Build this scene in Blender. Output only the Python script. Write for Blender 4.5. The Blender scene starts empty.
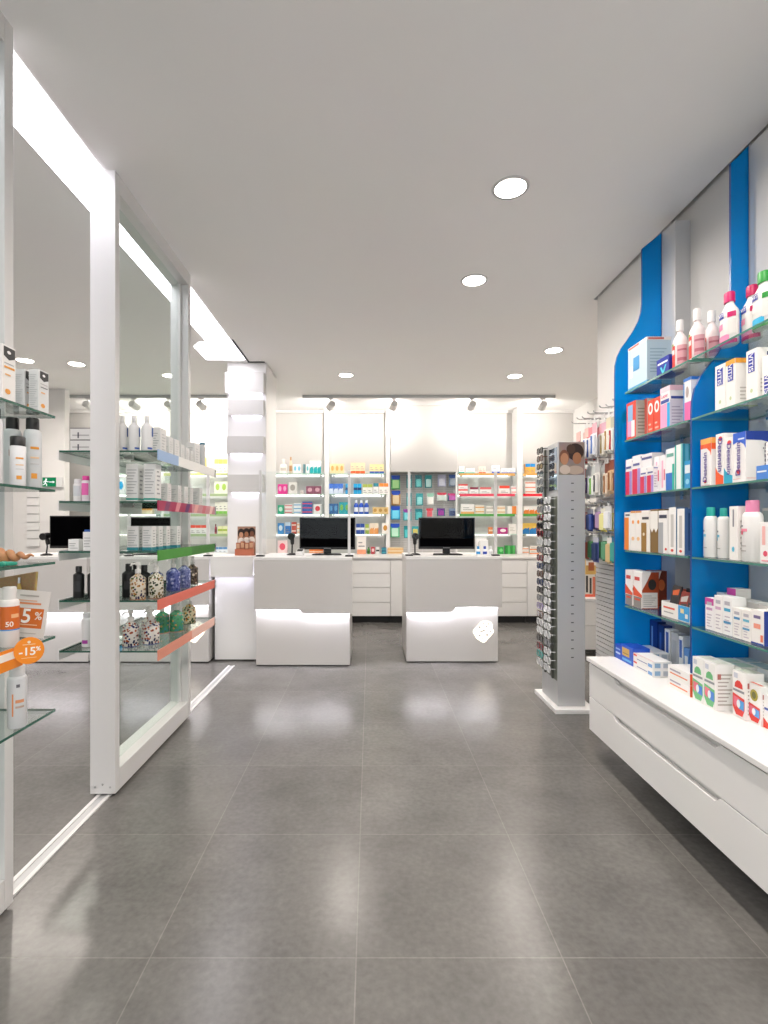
import bpy, bmesh, math, random
from mathutils import Vector, Matrix
random.seed(7)
SC = bpy.context.scene
COL = SC.collection
PI = math.pi
F = 517.0                      # focal length in pixels of the 768-wide frame
CAMZ = 1.26                    # eye height


def X(px, Y):                  # lateral position seen at column px at depth Y (survey of the photo)
    return (px - 370.0) * Y / F


def Z(py, Y):
    return CAMZ + (525.0 - py) * Y / F


def lin(h):
    h = h.lstrip('#')
    out = []
    for i in (0, 2, 4):
        c = int(h[i:i + 2], 16) / 255.0
        out.append(c / 12.92 if c <= 0.04045 else ((c + 0.055) / 1.055) ** 2.4)
    return tuple(out) + (1.0,)


# ------------------------------------------------------------------ materials
MATS = {}


def principled(name, col, rough=0.45, metal=0.0, spec=0.5, noise=0.0, nscale=30.0, coat=0.0):
    if name in MATS:
        return MATS[name]
    m = bpy.data.materials.new(name)
    m.use_nodes = True
    nt = m.node_tree
    b = nt.nodes['Principled BSDF']
    b.inputs['Base Color'].default_value = lin(col)
    b.inputs['Roughness'].default_value = rough
    b.inputs['Metallic'].default_value = metal
    b.inputs['Specular IOR Level'].default_value = spec
    if coat:
        b.inputs['Coat Weight'].default_value = coat
    tc = nt.nodes.new('ShaderNodeTexCoord')
    n = nt.nodes.new('ShaderNodeTexNoise')
    n.inputs['Scale'].default_value = nscale
    nt.links.new(tc.outputs['Object'], n.inputs['Vector'])
    mr = nt.nodes.new('ShaderNodeMapRange')
    mr.inputs['To Min'].default_value = max(0.02, rough - 0.04)
    mr.inputs['To Max'].default_value = min(1.0, rough + 0.04)
    nt.links.new(n.outputs['Fac'], mr.inputs['Value'])
    nt.links.new(mr.outputs['Result'], b.inputs['Roughness'])
    if noise:
        hs = nt.nodes.new('ShaderNodeMixRGB')
        hs.blend_type = 'MULTIPLY'
        hs.inputs['Fac'].default_value = noise
        hs.inputs['Color1'].default_value = lin(col)
        nt.links.new(n.outputs['Color'], hs.inputs['Color2'])
        nt.links.new(hs.outputs['Color'], b.inputs['Base Color'])
    MATS[name] = m
    return m


def emitter(name, col, strength):
    if name in MATS:
        return MATS[name]
    m = bpy.data.materials.new(name)
    m.use_nodes = True
    nt = m.node_tree
    nt.nodes.remove(nt.nodes['Principled BSDF'])
    e = nt.nodes.new('ShaderNodeEmission')
    e.inputs['Color'].default_value = lin(col)
    e.inputs['Strength'].default_value = strength
    nt.links.new(e.outputs[0], nt.nodes['Material Output'].inputs['Surface'])
    MATS[name] = m
    return m


def clear(name, tint, gloss=1.0, diff=None, dfac=0.0, rough=0.0):
    """see-through sheet: tinted transparency, fresnel reflection, optional milky share"""
    if name in MATS:
        return MATS[name]
    m = bpy.data.materials.new(name)
    m.use_nodes = True
    nt = m.node_tree
    nt.nodes.remove(nt.nodes['Principled BSDF'])
    t = nt.nodes.new('ShaderNodeBsdfTransparent')
    t.inputs['Color'].default_value = lin(tint)
    last = t.outputs[0]
    if diff:
        d = nt.nodes.new('ShaderNodeBsdfDiffuse')
        d.inputs['Color'].default_value = lin(diff)
        mx = nt.nodes.new('ShaderNodeMixShader')
        mx.inputs['Fac'].default_value = dfac
        nt.links.new(last, mx.inputs[1])
        nt.links.new(d.outputs[0], mx.inputs[2])
        last = mx.outputs[0]
    g = nt.nodes.new('ShaderNodeBsdfGlossy')
    g.inputs['Roughness'].default_value = rough
    fr = nt.nodes.new('ShaderNodeLayerWeight')      # Schlick fresnel, the same from both faces of the sheet
    fr.inputs['Blend'].default_value = 0.5
    pw = nt.nodes.new('ShaderNodeMath')
    pw.operation = 'POWER'
    pw.inputs[1].default_value = 5.0
    nt.links.new(fr.outputs['Facing'], pw.inputs[0])
    ml = nt.nodes.new('ShaderNodeMath')
    ml.operation = 'MULTIPLY_ADD'
    ml.inputs[1].default_value = 0.95 * gloss
    ml.inputs[2].default_value = 0.04 * gloss
    nt.links.new(pw.outputs[0], ml.inputs[0])
    mx2 = nt.nodes.new('ShaderNodeMixShader')
    nt.links.new(ml.outputs[0], mx2.inputs['Fac'])
    nt.links.new(last, mx2.inputs[1])
    nt.links.new(g.outputs[0], mx2.inputs[2])
    nt.links.new(mx2.outputs[0], nt.nodes['Material Output'].inputs['Surface'])
    MATS[name] = m
    return m


def C(col):                    # printed card / plastic of one colour
    return principled('print_' + col.lstrip('#'), col, 0.42)


def ceramic(name, base, cols, scale):
    """majolica-like painted pattern: cells of glaze colours on a pale ground"""
    if name in MATS:
        return MATS[name]
    m = bpy.data.materials.new(name)
    m.use_nodes = True
    nt = m.node_tree
    b = nt.nodes['Principled BSDF']
    b.inputs['Roughness'].default_value = 0.25
    tc = nt.nodes.new('ShaderNodeTexCoord')
    v = nt.nodes.new('ShaderNodeTexVoronoi')
    v.inputs['Scale'].default_value = scale
    nt.links.new(tc.outputs['Object'], v.inputs['Vector'])
    sep = nt.nodes.new('ShaderNodeSeparateColor')
    nt.links.new(v.outputs['Color'], sep.inputs[0])
    r = nt.nodes.new('ShaderNodeValToRGB')
    r.color_ramp.interpolation = 'CONSTANT'
    els = r.color_ramp.elements
    els[0].position = 0.0
    els[0].color = lin(cols[0])
    els[1].position = 1.0 / len(cols)
    els[1].color = lin(cols[1 % len(cols)])
    for i in range(2, len(cols)):
        e = els.new(i / len(cols))
        e.color = lin(cols[i])
    nt.links.new(sep.outputs[0], r.inputs['Fac'])
    lt = nt.nodes.new('ShaderNodeMath')
    lt.operation = 'LESS_THAN'
    lt.inputs[1].default_value = 0.46
    nt.links.new(v.outputs['Distance'], lt.inputs[0])
    mx = nt.nodes.new('ShaderNodeMixRGB')
    mx.inputs['Color1'].default_value = lin(base)
    nt.links.new(lt.outputs[0], mx.inputs['Fac'])
    nt.links.new(r.outputs['Color'], mx.inputs['Color2'])
    nt.links.new(mx.outputs['Color'], b.inputs['Base Color'])
    MATS[name] = m
    return m


def floor_material():
    m = bpy.data.materials.new('grey_stoneware_tiles')
    m.use_nodes = True
    nt = m.node_tree
    b = nt.nodes['Principled BSDF']
    geo = nt.nodes.new('ShaderNodeNewGeometry')
    mp = nt.nodes.new('ShaderNodeMapping')
    mp.inputs['Location'].default_value = (0.04 + 12.0, -1.505 + 12.0, 0)
    nt.links.new(geo.outputs['Position'], mp.inputs['Vector'])
    br = nt.nodes.new('ShaderNodeTexBrick')
    br.offset = 0.0
    br.squash = 1.0
    br.inputs['Scale'].default_value = 1.0
    br.inputs['Mortar Size'].default_value = 0.0022
    br.inputs['Mortar Smooth'].default_value = 0.3
    br.inputs['Brick Width'].default_value = 0.6
    br.inputs['Row Height'].default_value = 0.6
    br.inputs['Color1'].default_value = lin('#6b6966')
    br.inputs['Color2'].default_value = lin('#656360')
    br.inputs['Mortar'].default_value = lin('#7a7773')
    nt.links.new(mp.outputs['Vector'], br.inputs['Vector'])
    n1 = nt.nodes.new('ShaderNodeTexNoise')
    n1.inputs['Scale'].default_value = 3.2
    n1.inputs['Detail'].default_value = 8
    n1.inputs['Roughness'].default_value = 0.62
    n2 = nt.nodes.new('ShaderNodeTexNoise')
    n2.inputs['Scale'].default_value = 45
    n2.inputs['Detail'].default_value = 5
    for n in (n1, n2):
        nt.links.new(mp.outputs['Vector'], n.inputs['Vector'])
    mr1 = nt.nodes.new('ShaderNodeMapRange')
    mr1.inputs['From Min'].default_value = 0.3
    mr1.inputs['From Max'].default_value = 0.7
    mr1.inputs['To Min'].default_value = 0.80
    mr1.inputs['To Max'].default_value = 1.2
    nt.links.new(n1.outputs['Fac'], mr1.inputs['Value'])
    mr2 = nt.nodes.new('ShaderNodeMapRange')
    mr2.inputs['From Min'].default_value = 0.3
    mr2.inputs['From Max'].default_value = 0.7
    mr2.inputs['To Min'].default_value = 0.88
    mr2.inputs['To Max'].default_value = 1.12
    nt.links.new(n2.outputs['Fac'], mr2.inputs['Value'])
    ml = nt.nodes.new('ShaderNodeMath')
    ml.operation = 'MULTIPLY'
    nt.links.new(mr1.outputs[0], ml.inputs[0])
    nt.links.new(mr2.outputs[0], ml.inputs[1])
    vm = nt.nodes.new('ShaderNodeVectorMath')
    vm.operation = 'SCALE'
    nt.links.new(br.outputs['Color'], vm.inputs[0])
    nt.links.new(ml.outputs[0], vm.inputs['Scale'])
    nt.links.new(vm.outputs['Vector'], b.inputs['Base Color'])
    b.inputs['Roughness'].default_value = 0.25
    b.inputs['Specular IOR Level'].default_value = 0.5
    bp = nt.nodes.new('ShaderNodeBump')
    bp.inputs['Strength'].default_value = 0.25
    bp.inputs['Distance'].default_value = 0.002
    iv = nt.nodes.new('ShaderNodeMath')
    iv.operation = 'SUBTRACT'
    iv.inputs[0].default_value = 1.0
    nt.links.new(br.outputs['Fac'], iv.inputs[1])
    nt.links.new(iv.outputs[0], bp.inputs['Height'])
    nt.links.new(bp.outputs['Normal'], b.inputs['Normal'])
    return m


WHITE = principled('white_laminate', '#ecebe9', 0.32, noise=0.03, nscale=3)
GREYWHITE = principled('greyish_white_laminate', '#d4d2cf', 0.35, noise=0.03, nscale=3)
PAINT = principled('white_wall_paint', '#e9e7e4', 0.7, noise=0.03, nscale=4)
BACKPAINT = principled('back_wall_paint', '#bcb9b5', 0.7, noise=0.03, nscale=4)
CEIL = principled('ceiling_paint', '#f8f6f4', 0.8, noise=0.03, nscale=2)
FRAMEW = principled('white_lacquered_metal', '#dddcdb', 0.35, noise=0.02)
GREYPANEL = principled('light_grey_panel', '#c9c8c6', 0.5, noise=0.03, nscale=3)
SILVER = principled('silver_laminate', '#bfc0c1', 0.38, 0.2, noise=0.05, nscale=12)
STEEL = principled('steel_wire', '#b9b9b9', 0.28, 0.9)
BLACK = principled('black_plastic', '#0c0c0d', 0.4)
SCREEN = principled('dark_screen', '#010102', 0.5, spec=0.02)
DARK = principled('dark_gap', '#2a2a2b', 0.7)
GLASS = clear('clear_glass', '#f3f8f6', 1.0)
PANE = clear('greenish_glass_pane', '#f5f9f7', 0.35)
ACRYL = clear('clear_acrylic', '#fafcfc', 0.3)
EDGE = principled('green_glass_edge', '#2c5a4c', 0.2, noise=0.0)
TEALEDGE = principled('teal_glass_edge', '#4a8274', 0.2)
BACKEDGE = principled('pale_green_glass_edge', '#a9c9b4', 0.25)
BLUE = clear('blue_acrylic', '#48c0f6', 0.5, '#0cabee', 0.32, 0.03)
BLUEEDGE = principled('blue_acrylic_edge', '#0a3f86', 0.3)
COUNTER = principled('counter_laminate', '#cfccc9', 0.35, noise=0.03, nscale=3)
ADDEDLED = emitter('added_shelf_led', '#fbf8f2', 6.0)  # added glow for the back shelves and the ceiling above them
SOFTLED = emitter('ledge_led', '#efeaff', 5.0)
LEDW = emitter('led_white', '#f5f2fc', 50.0)
SLOT = emitter('luminous_ceiling_panel', '#fbf7ff', 7.0)
LAMP = emitter('downlight_lens', '#fff4e6', 14.0)
LOGO = emitter('backlit_emblem', '#fff3e2', 1.7)


# ------------------------------------------------------------------ mesh builder
class MB:
    def __init__(s):
        s.v, s.f, s.mi, s.mats, s.sm = [], [], [], [], []

    def m(s, mat):
        if mat not in s.mats:
            s.mats.append(mat)
        return s.mats.index(mat)

    def poly(s, pts, mat, smooth=False):
        n = len(s.v)
        s.v += [tuple(p) for p in pts]
        s.f.append(list(range(n, n + len(pts))))
        s.mi.append(s.m(mat))
        s.sm.append(smooth)

    def box(s, x0, x1, y0, y1, z0, z1, mat, side=None):
        """side: another material for the four vertical faces"""
        n = len(s.v)
        s.v += [(x, y, z) for z in (z0, z1) for y in (y0, y1) for x in (x0, x1)]
        for k, q in enumerate(((0, 2, 3, 1), (4, 5, 7, 6), (0, 1, 5, 4), (2, 6, 7, 3), (0, 4, 6, 2), (1, 3, 7, 5))):
            s.f.append([n + i for i in q])
            s.mi.append(s.m(side if (side and k > 1) else mat))
            s.sm.append(False)
        return s

    def prism(s, pts, axis, a0, a1, mat, side=None):
        """extrude a 2-D outline along axis 'X','Y','Z' from a0 to a1"""
        def p3(p, a):
            return {'X': (a, p[0], p[1]), 'Y': (p[0], a, p[1]), 'Z': (p[0], p[1], a)}[axis]
        n, k = len(s.v), len(pts)
        s.v += [p3(p, a0) for p in pts] + [p3(p, a1) for p in pts]
        s.f.append([n + i for i in range(k)][::-1])
        s.f.append([n + k + i for i in range(k)])
        s.mi += [s.m(mat)] * 2
        s.sm += [False] * 2
        for i in range(k):
            j = (i + 1) % k
            s.f.append([n + i, n + j, n + k + j, n + k + i])
            s.mi.append(s.m(side or mat))
            s.sm.append(False)
        return s

    def lathe(s, prof, mat, seg=20, sq=1.0, cx=0, cy=0, cap=True):
        n, k = len(s.v), len(prof)
        for (r, z) in prof:
            for i in range(seg):
                a = 2 * PI * i / seg
                s.v.append((cx + r * math.cos(a), cy + r * sq * math.sin(a), z))
        for j in range(k - 1):
            for i in range(seg):
                i2 = (i + 1) % seg
                s.f.append([n + j * seg + i, n + j * seg + i2, n + (j + 1) * seg + i2, n + (j + 1) * seg + i])
                s.mi.append(s.m(mat))
                s.sm.append(True)
        if cap:
            s.f.append([n + i for i in range(seg)][::-1])
            s.f.append([n + (k - 1) * seg + i for i in range(seg)])
            s.mi += [s.m(mat)] * 2
            s.sm += [False] * 2
        return s

    def arc(s, r, z0, z1, a0, a1, mat, sq=1.0, seg=10):
        """printed patch wrapped on a bottle; angles in degrees, 0 = front (-Y)"""
        n = len(s.v)
        for i in range(seg + 1):
            a = math.radians(a0 + (a1 - a0) * i / seg) - PI / 2
            for z in (z0, z1):
                s.v.append((r * math.cos(a), r * sq * math.sin(a), z))
        for i in range(seg):
            s.f.append([n + 2 * i, n + 2 * i + 2, n + 2 * i + 3, n + 2 * i + 1])
            s.mi.append(s.m(mat))
            s.sm.append(True)
        return s

    def tube(s, pts, r, mat, seg=8):
        pts = [Vector(p) for p in pts]
        n = len(s.v)
        for i, p in enumerate(pts):
            d = (pts[min(i + 1, len(pts) - 1)] - pts[max(i - 1, 0)]).normalized()
            up = Vector((0, 0, 1)) if abs(d.z) < 0.9 else Vector((1, 0, 0))
            u = d.cross(up).normalized()
            w = d.cross(u).normalized()
            rr = r[i] if isinstance(r, (list, tuple)) else r
            for k in range(seg):
                a = 2 * PI * k / seg
                s.v.append(tuple(p + u * rr * math.cos(a) + w * rr * math.sin(a)))
        for j in range(len(pts) - 1):
            for k in range(seg):
                k2 = (k + 1) % seg
                s.f.append([n + j * seg + k, n + j * seg + k2, n + (j + 1) * seg + k2, n + (j + 1) * seg + k])
                s.mi.append(s.m(mat))
                s.sm.append(True)
        s.f.append([n + k for k in range(seg)][::-1])
        e = n + (len(pts) - 1) * seg
        s.f.append([e + k for k in range(seg)])
        s.mi += [s.m(mat)] * 2
        s.sm += [False] * 2
        return s

    def disc(s, c, r, axis, mat, seg=20, rz=None):
        """flat disc, normal along axis"""
        pts = []
        for i in range(seg):
            a = 2 * PI * i / seg
            u, w = r * math.cos(a), (rz or r) * math.sin(a)
            pts.append({'X': (c[0], c[1] + u, c[2] + w), 'Y': (c[0] + u, c[1], c[2] + w), 'Z': (c[0] + u, c[1] + w, c[2])}[axis])
        s.poly(pts, mat)
        return s

    def build(s, name, parent=None, loc=(0, 0, 0), rz=0.0, bevel=0.0):
        me = bpy.data.meshes.new(name)
        me.from_pydata(s.v, [], s.f)
        for mt in s.mats:
            me.materials.append(mt)
        for p, i, sm in zip(me.polygons, s.mi, s.sm):
            p.material_index = i
            p.use_smooth = sm
        bm = bmesh.new()
        bm.from_mesh(me)
        bmesh.ops.recalc_face_normals(bm, faces=bm.faces)
        bm.to_mesh(me)
        bm.free()
        if any(s.sm):
            me.set_sharp_from_angle(angle=math.radians(42))
        o = bpy.data.objects.new(name, me)
        COL.objects.link(o)
        o.location = loc
        o.rotation_euler = (0, 0, rz)
        if parent:
            o.parent = parent
        if bevel:
            b = o.modifiers.new('soft_edges', 'BEVEL')
            b.width = bevel
            b.segments = 2
            b.limit_method = 'ANGLE'
            b.angle_limit = math.radians(50)
        return o


LABELS = {}


def tag(o, label, cat, group=None, kind=None):
    o['label'] = label
    o['category'] = cat
    if group:
        o['group'] = group
    if kind:
        o['kind'] = kind
    LABELS.setdefault(label, []).append(o.name)
    return o


def struct(o):
    o['kind'] = 'structure'
    return o


def empty(name, loc, label, cat, group=None, rz=0.0):
    o = bpy.data.objects.new(name, None)
    COL.objects.link(o)
    o.empty_display_size = 0.05
    o.location = loc
    o.rotation_euler = (0, 0, rz)
    return tag(o, label, cat, group)


def copy_tree(o, parent=None):
    c = o.copy()
    COL.objects.link(c)
    if parent:
        c.parent = parent
    for ch in [x for x in bpy.data.objects if x.parent == o]:
        copy_tree(ch, c)
    return c


def lettering(text, size, mat, parent, loc, rot, name='lettering', bold=0.0, sx=1.0):
    cu = bpy.data.curves.new('lettering', 'FONT')
    cu.body = text
    cu.size = size
    cu.align_x = 'CENTER'
    cu.align_y = 'CENTER'
    cu.offset = bold
    t = bpy.data.objects.new('lettering', cu)
    COL.objects.link(t)
    dg = bpy.context.evaluated_depsgraph_get()
    me = bpy.data.meshes.new_from_object(t.evaluated_get(dg))
    bpy.data.objects.remove(t)
    me.materials.clear()
    me.materials.append(mat)
    me.name = name
    o = bpy.data.objects.new(name, me)
    COL.objects.link(o)
    o.parent = parent
    o.location = loc
    o.rotation_euler = rot
    o.scale = (sx, 1, 1)
    return o


EPS = 0.0006


def patch(mb, w, d, h, face, u0, u1, v0, v1, mat, e=EPS):
    """a printed area on one face of a carton, u and v run 0..1 over the face"""
    def P(u, v):
        if face == 'F':
            return (-w / 2 + u * w, -d / 2 - e, v * h)
        if face == 'R':
            return (w / 2 + e, -d / 2 + u * d, v * h)
        if face == 'L':
            return (-w / 2 - e, d / 2 - u * d, v * h)
        if face == 'T':
            return (-w / 2 + u * w, -d / 2 + v * d, h + e)
    mb.poly([P(u0, v0), P(u1, v0), P(u1, v1), P(u0, v1)], mat)


def curve_patch(mb, w, d, h, face, pts, mat, e=EPS):
    q = []
    for u, v in pts:
        if face == 'F':
            q.append((-w / 2 + u * w, -d / 2 - e, v * h))
        elif face == 'R':
            q.append((w / 2 + e, -d / 2 + u * d, v * h))
        elif face == 'L':
            q.append((-w / 2 - e, d / 2 - u * d, v * h))
    mb.poly(q, mat)


def carton(name, w, d, h, base, bands=(), texts=(), loc=(0, 0, 0), rz=0.0, label='', cat='carton', group=None, bevel=0.0008):
    """bands: (faces, u0,u1,v0,v1,colour) or (faces,'poly',pts,colour); texts: (face,text,u,v,size,colour,degrees)"""
    mb = MB()
    mb.box(-w / 2, w / 2, -d / 2, d / 2, 0, h, C(base))
    for i, b in enumerate(bands):
        for fc in b[0]:
            e = EPS + 0.00015 * i
            if b[1] == 'poly':
                curve_patch(mb, w, d, h, fc, b[2], C(b[3]), e)
            elif b[1] == 'oval':
                _, _, cu, cv, ru, rv, col = b
                curve_patch(mb, w, d, h, fc, [(cu + ru * math.cos(2 * PI * k / 16), cv + rv * math.sin(2 * PI * k / 16)) for k in range(16)], C(col), e)
            elif b[1] == 'lines':
                _, _, u0, u1, v0, v1, n, col = b
                for k in range(n):
                    va = v0 + (v1 - v0) * k / n
                    patch(mb, w, d, h, fc, u0, u1 - (0.12 * ((k * 7) % 4)) * (u1 - u0), va, va + (v1 - v0) / n * 0.35, C(col), e)
            else:
                patch(mb, w, d, h, fc, b[1], b[2], b[3], b[4], C(b[5]), e)
    o = mb.build(name, None, loc, rz, bevel)
    tag(o, label, cat, group)
    for fc, tx, u, v, size, col, deg in texts:
        e = EPS + 0.0022
        if fc == 'F':
            p, r = (-w / 2 + u * w, -d / 2 - e, v * h), Matrix.Rotation(PI / 2, 4, 'X') @ Matrix.Rotation(math.radians(deg), 4, 'Z')
        elif fc == 'R':
            p, r = (w / 2 + e, -d / 2 + u * d, v * h), Matrix.Rotation(PI / 2, 4, 'Z') @ Matrix.Rotation(PI / 2, 4, 'X') @ Matrix.Rotation(math.radians(deg), 4, 'Z')
        else:
            p, r = (-w / 2 - e, d / 2 - u * d, v * h), Matrix.Rotation(-PI / 2, 4, 'Z') @ Matrix.Rotation(PI / 2, 4, 'X') @ Matrix.Rotation(math.radians(deg), 4, 'Z')
        lettering(tx, size, C(col), o, p, r.to_euler(), bold=size * 0.015)
    return o


def bottle(name, h, r, body, capcol, loc, rz=0.0, label='', cat='bottle', group=None, cap_h=0.03, cap_r=0.6, sq=1.0,
           shoulder=0.25, prints=(), seg=20, pump=False, mat=None, texts=(), dome=False):
    """prints: (z0,z1,a0,a1,colour) with z as share of the body height"""
    hb = h - cap_h
    cr = r * cap_r
    sh = hb * (1 - shoulder)
    prof = [(r * 0.9, 0), (r, 0.004)]
    prof += [(r, sh)]
    for k in range(1, 6):
        a = k / 5 * PI / 2
        if dome:
            prof.append((cr + (r - cr) * math.cos(a), sh + (hb - sh) * math.sin(a)))
        else:
            t = k / 5
            prof.append((cr * 0.85 + (r - cr * 0.85) * (0.5 + 0.5 * math.cos(t * PI)), sh + (hb - sh) * t))
    mb = MB()
    bm = mat or C(body)
    mb.lathe(prof, bm, seg, sq)
    for i, (z0, z1, a0, a1, col) in enumerate(prints):
        mb.arc(r + 0.0006 + 0.0002 * i, z0 * hb, z1 * hb, a0, a1, C(col), (sq * r + 0.0006 + 0.0002 * i) / (r + 0.0006 + 0.0002 * i))
    o = mb.build(name, None, loc, rz)
    tag(o, label, cat, group)
    c = MB()
    sqc = sq if sq > 0.75 else min(1.0, sq * 1.35)
    if pump:
        c.lathe([(cr, hb), (cr, hb + cap_h * 0.35), (cr * 0.45, hb + cap_h * 0.4), (cr * 0.45, hb + cap_h * 0.7), (cr * 0.9, hb + cap_h * 0.72), (cr * 0.85, h)], C(capcol), 14)
        c.tube([(0, 0, h - cap_h * 0.12), (-r * 0.9, -r * 0.1, h - cap_h * 0.14), (-r * 1.05, -r * 0.12, h - cap_h * 0.3)], [cr * 0.38, cr * 0.3, cr * 0.24], C(capcol), 7)
        c.build('pump', o)
    else:
        c.lathe([(cr, hb - 0.001), (cr, hb + cap_h * 0.9), (cr * 0.9, h)], C(capcol), 16, sqc)
        c.build('cap', o)
    for tx, z, size, col in texts:
        lettering(tx, size, C(col), o, (0, -r * sq - 0.003, z * hb), (PI / 2, 0, 0), bold=size * 0.02)
    return o


ORD = 'first second third fourth fifth sixth seventh eighth ninth tenth eleventh twelfth thirteenth fourteenth fifteenth sixteenth seventeenth eighteenth nineteenth twentieth'.split()
# ================================================================== THE ROOM
CZ = 2.918                     # ceiling height
mb = MB()
mb.box(-5.6, 3.2, -2.6, 7.7, -0.08, 0.0, floor_material())
struct(mb.build('floor'))
mb = MB()
mb.box(-5.6, 1.645, -2.6, 7.6, CZ, CZ + 0.05, CEIL)
mb.box(1.645, 3.05, 3.81, 7.6, CZ, CZ + 0.05, CEIL)
mb.box(1.595, 3.05, -2.6, 7.6, 3.2, 3.25, CEIL)
mb.box(1.595, 1.645, -2.6, 3.81, CZ + 0.05, 3.2, CEIL)
mb.box(1.645, 3.05, 3.81, 3.86, CZ + 0.05, 3.2, CEIL)
struct(mb.build('ceiling'))
mb = MB()
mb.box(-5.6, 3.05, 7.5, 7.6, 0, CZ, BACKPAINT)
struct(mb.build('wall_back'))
mb = MB()
mb.box(-5.6, -5.5, -2.6, 7.5, 0, CZ, PAINT)
mb.box(-5.5, -3.72, 6.3, 6.4, 0, CZ, PAINT)
struct(mb.build('wall_left'))
mb = MB()
mb.box(1.70, 1.80, -2.6, 3.80, 0, 3.2, PAINT)
mb.box(1.80, 3.05, 3.70, 3.80, 0, 3.2, PAINT)
mb.box(2.95, 3.05, 3.80, 7.5, 0, CZ, PAINT)
struct(mb.build('wall_right'))
mb = MB()                      # shop front behind the viewer, a wide opening onto the street
mb.box(-5.6, -3.2, -2.6, -2.5, 0, CZ, PAINT)
mb.box(1.2, 1.7, -2.6, -2.5, 0, 3.2, PAINT)
mb.box(-3.2, 1.2, -2.6, -2.5, 2.75, CZ, PAINT)
struct(mb.build('wall_front'))

# boxed white panel hanging above the wire grid, and the white posts between the back bays
mb = MB()
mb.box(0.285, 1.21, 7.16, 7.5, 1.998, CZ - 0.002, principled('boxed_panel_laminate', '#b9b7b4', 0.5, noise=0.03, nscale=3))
struct(mb.build('trim_1', bevel=0.002))
for i, (a, b) in enumerate(((-0.635, -0.575), (0.225, 0.28), (1.21, 1.235), (2.06, 2.13), (-1.95, -1.90), (-2.95, -2.90))):
    mb = MB()
    mb.box(a, b, 7.22 if i in (0, 3) else 7.3, 7.5, 0.855, CZ - 0.001 if i in (0, 3) else CZ - 0.02, WHITE)
    struct(mb.build('trim_%d' % (i + 2)))
mb = MB()                      # slim cornice at the head of the back wall
mb.box(-5.5, 0.28, 7.46, 7.5, CZ - 0.035, CZ - 0.001, GREYWHITE)
mb.box(1.215, 2.95, 7.46, 7.5, CZ - 0.035, CZ - 0.001, GREYWHITE)
struct(mb.build('trim_8'))

# --------------------------------------------------- right-hand wall fittings
mb = MB()
mb.box(1.672, 1.70, 2.87, 3.80, 2.055, 3.19, PAINT)
mb.box(1.672, 1.70, -0.6, 2.87, 0.55, 3.19, GREYPANEL)
struct(mb.build('wall_right_panel'))
mb = MB()
z = 0.06
while z < 2.04:
    mb.box(1.660, 1.672, 2.875, 3.80, z, z + 0.0275, WHITE)
    z += 0.033
mb.box(1.672, 1.6995, 2.875, 3.80, 0.06, 2.052, GREYPANEL)
o = mb.build('slatted_wall_panel')
tag(o, 'white slatted display panel behind the hanging toothbrush packs', 'wall panel')
FINS = ((2.822, [(1.588, 0.5405), (1.588, 2.852), (1.502, 2.766), (1.502, 2.47), (1.497, 2.42), (1.484, 2.375), (1.455, 2.32),
                (1.418, 2.265), (1.388, 2.225), (1.366, 2.18), (1.354, 2.13), (1.352, 2.07), (1.352, 0.5405)],
         'blue translucent fin at the far end of the glass shelves'),
        (2.174, [(1.588, 0.5405), (1.588, 2.852), (1.514, 2.778), (1.514, 2.15), (1.510, 2.10), (1.497, 2.045), (1.465, 1.985),
                 (1.422, 1.93), (1.388, 1.885), (1.364, 1.835), (1.352, 1.78), (1.350, 1.72), (1.350, 0.5405)],
         'blue translucent fin dividing the two bays of glass shelves'))
for yf, pts, lb in FINS:
    if yf > 2.5:
        pts = [(x if x > 1.58 else x * 0.987, z) for x, z in pts]
    mb = MB()
    mb.prism(pts, 'Y', yf - 0.006, yf + 0.006, BLUE, BLUEEDGE)
    tag(mb.build('divider_fin'), lb, 'divider', 'blue acrylic fins between shelf bays')
for i, yf in enumerate((2.822, 2.174)):
    mb = MB()
    mb.box(1.592, 1.672, yf - 0.125, yf + 0.006, 0.5405, 2.85, GREYPANEL)
    struct(mb.build('trim_%d' % (9 + i), bevel=0.003))

SHZ = [1.958, 1.705, 1.417, 1.127, 0.836]
for bay, (ya, yb, bl) in enumerate(((2.186, 2.728, 'far'), (1.47, 2.162, 'near'))):
    for k, zs in enumerate(SHZ):
        mb = MB()
        mb.box(1.345, 1.588, ya, yb, zs - 0.008, zs, GLASS, TEALEDGE)
        o = mb.build('glass_shelf')
        what = ['topmost', 'second', 'third', 'fourth', 'lowest'][k]
        tag(o, '%s clear glass shelf in the %s bay between blue fins' % (what, bl), 'shelf', 'glass shelves on the blue wall unit')
        for yy in (ya + 0.12, yb - 0.12):
            m2 = MB()
            m2.box(1.572, 1.588, yy - 0.012, yy + 0.012, zs - 0.028, zs - 0.0085, STEEL)
            m2.build('bracket', o)

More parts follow.
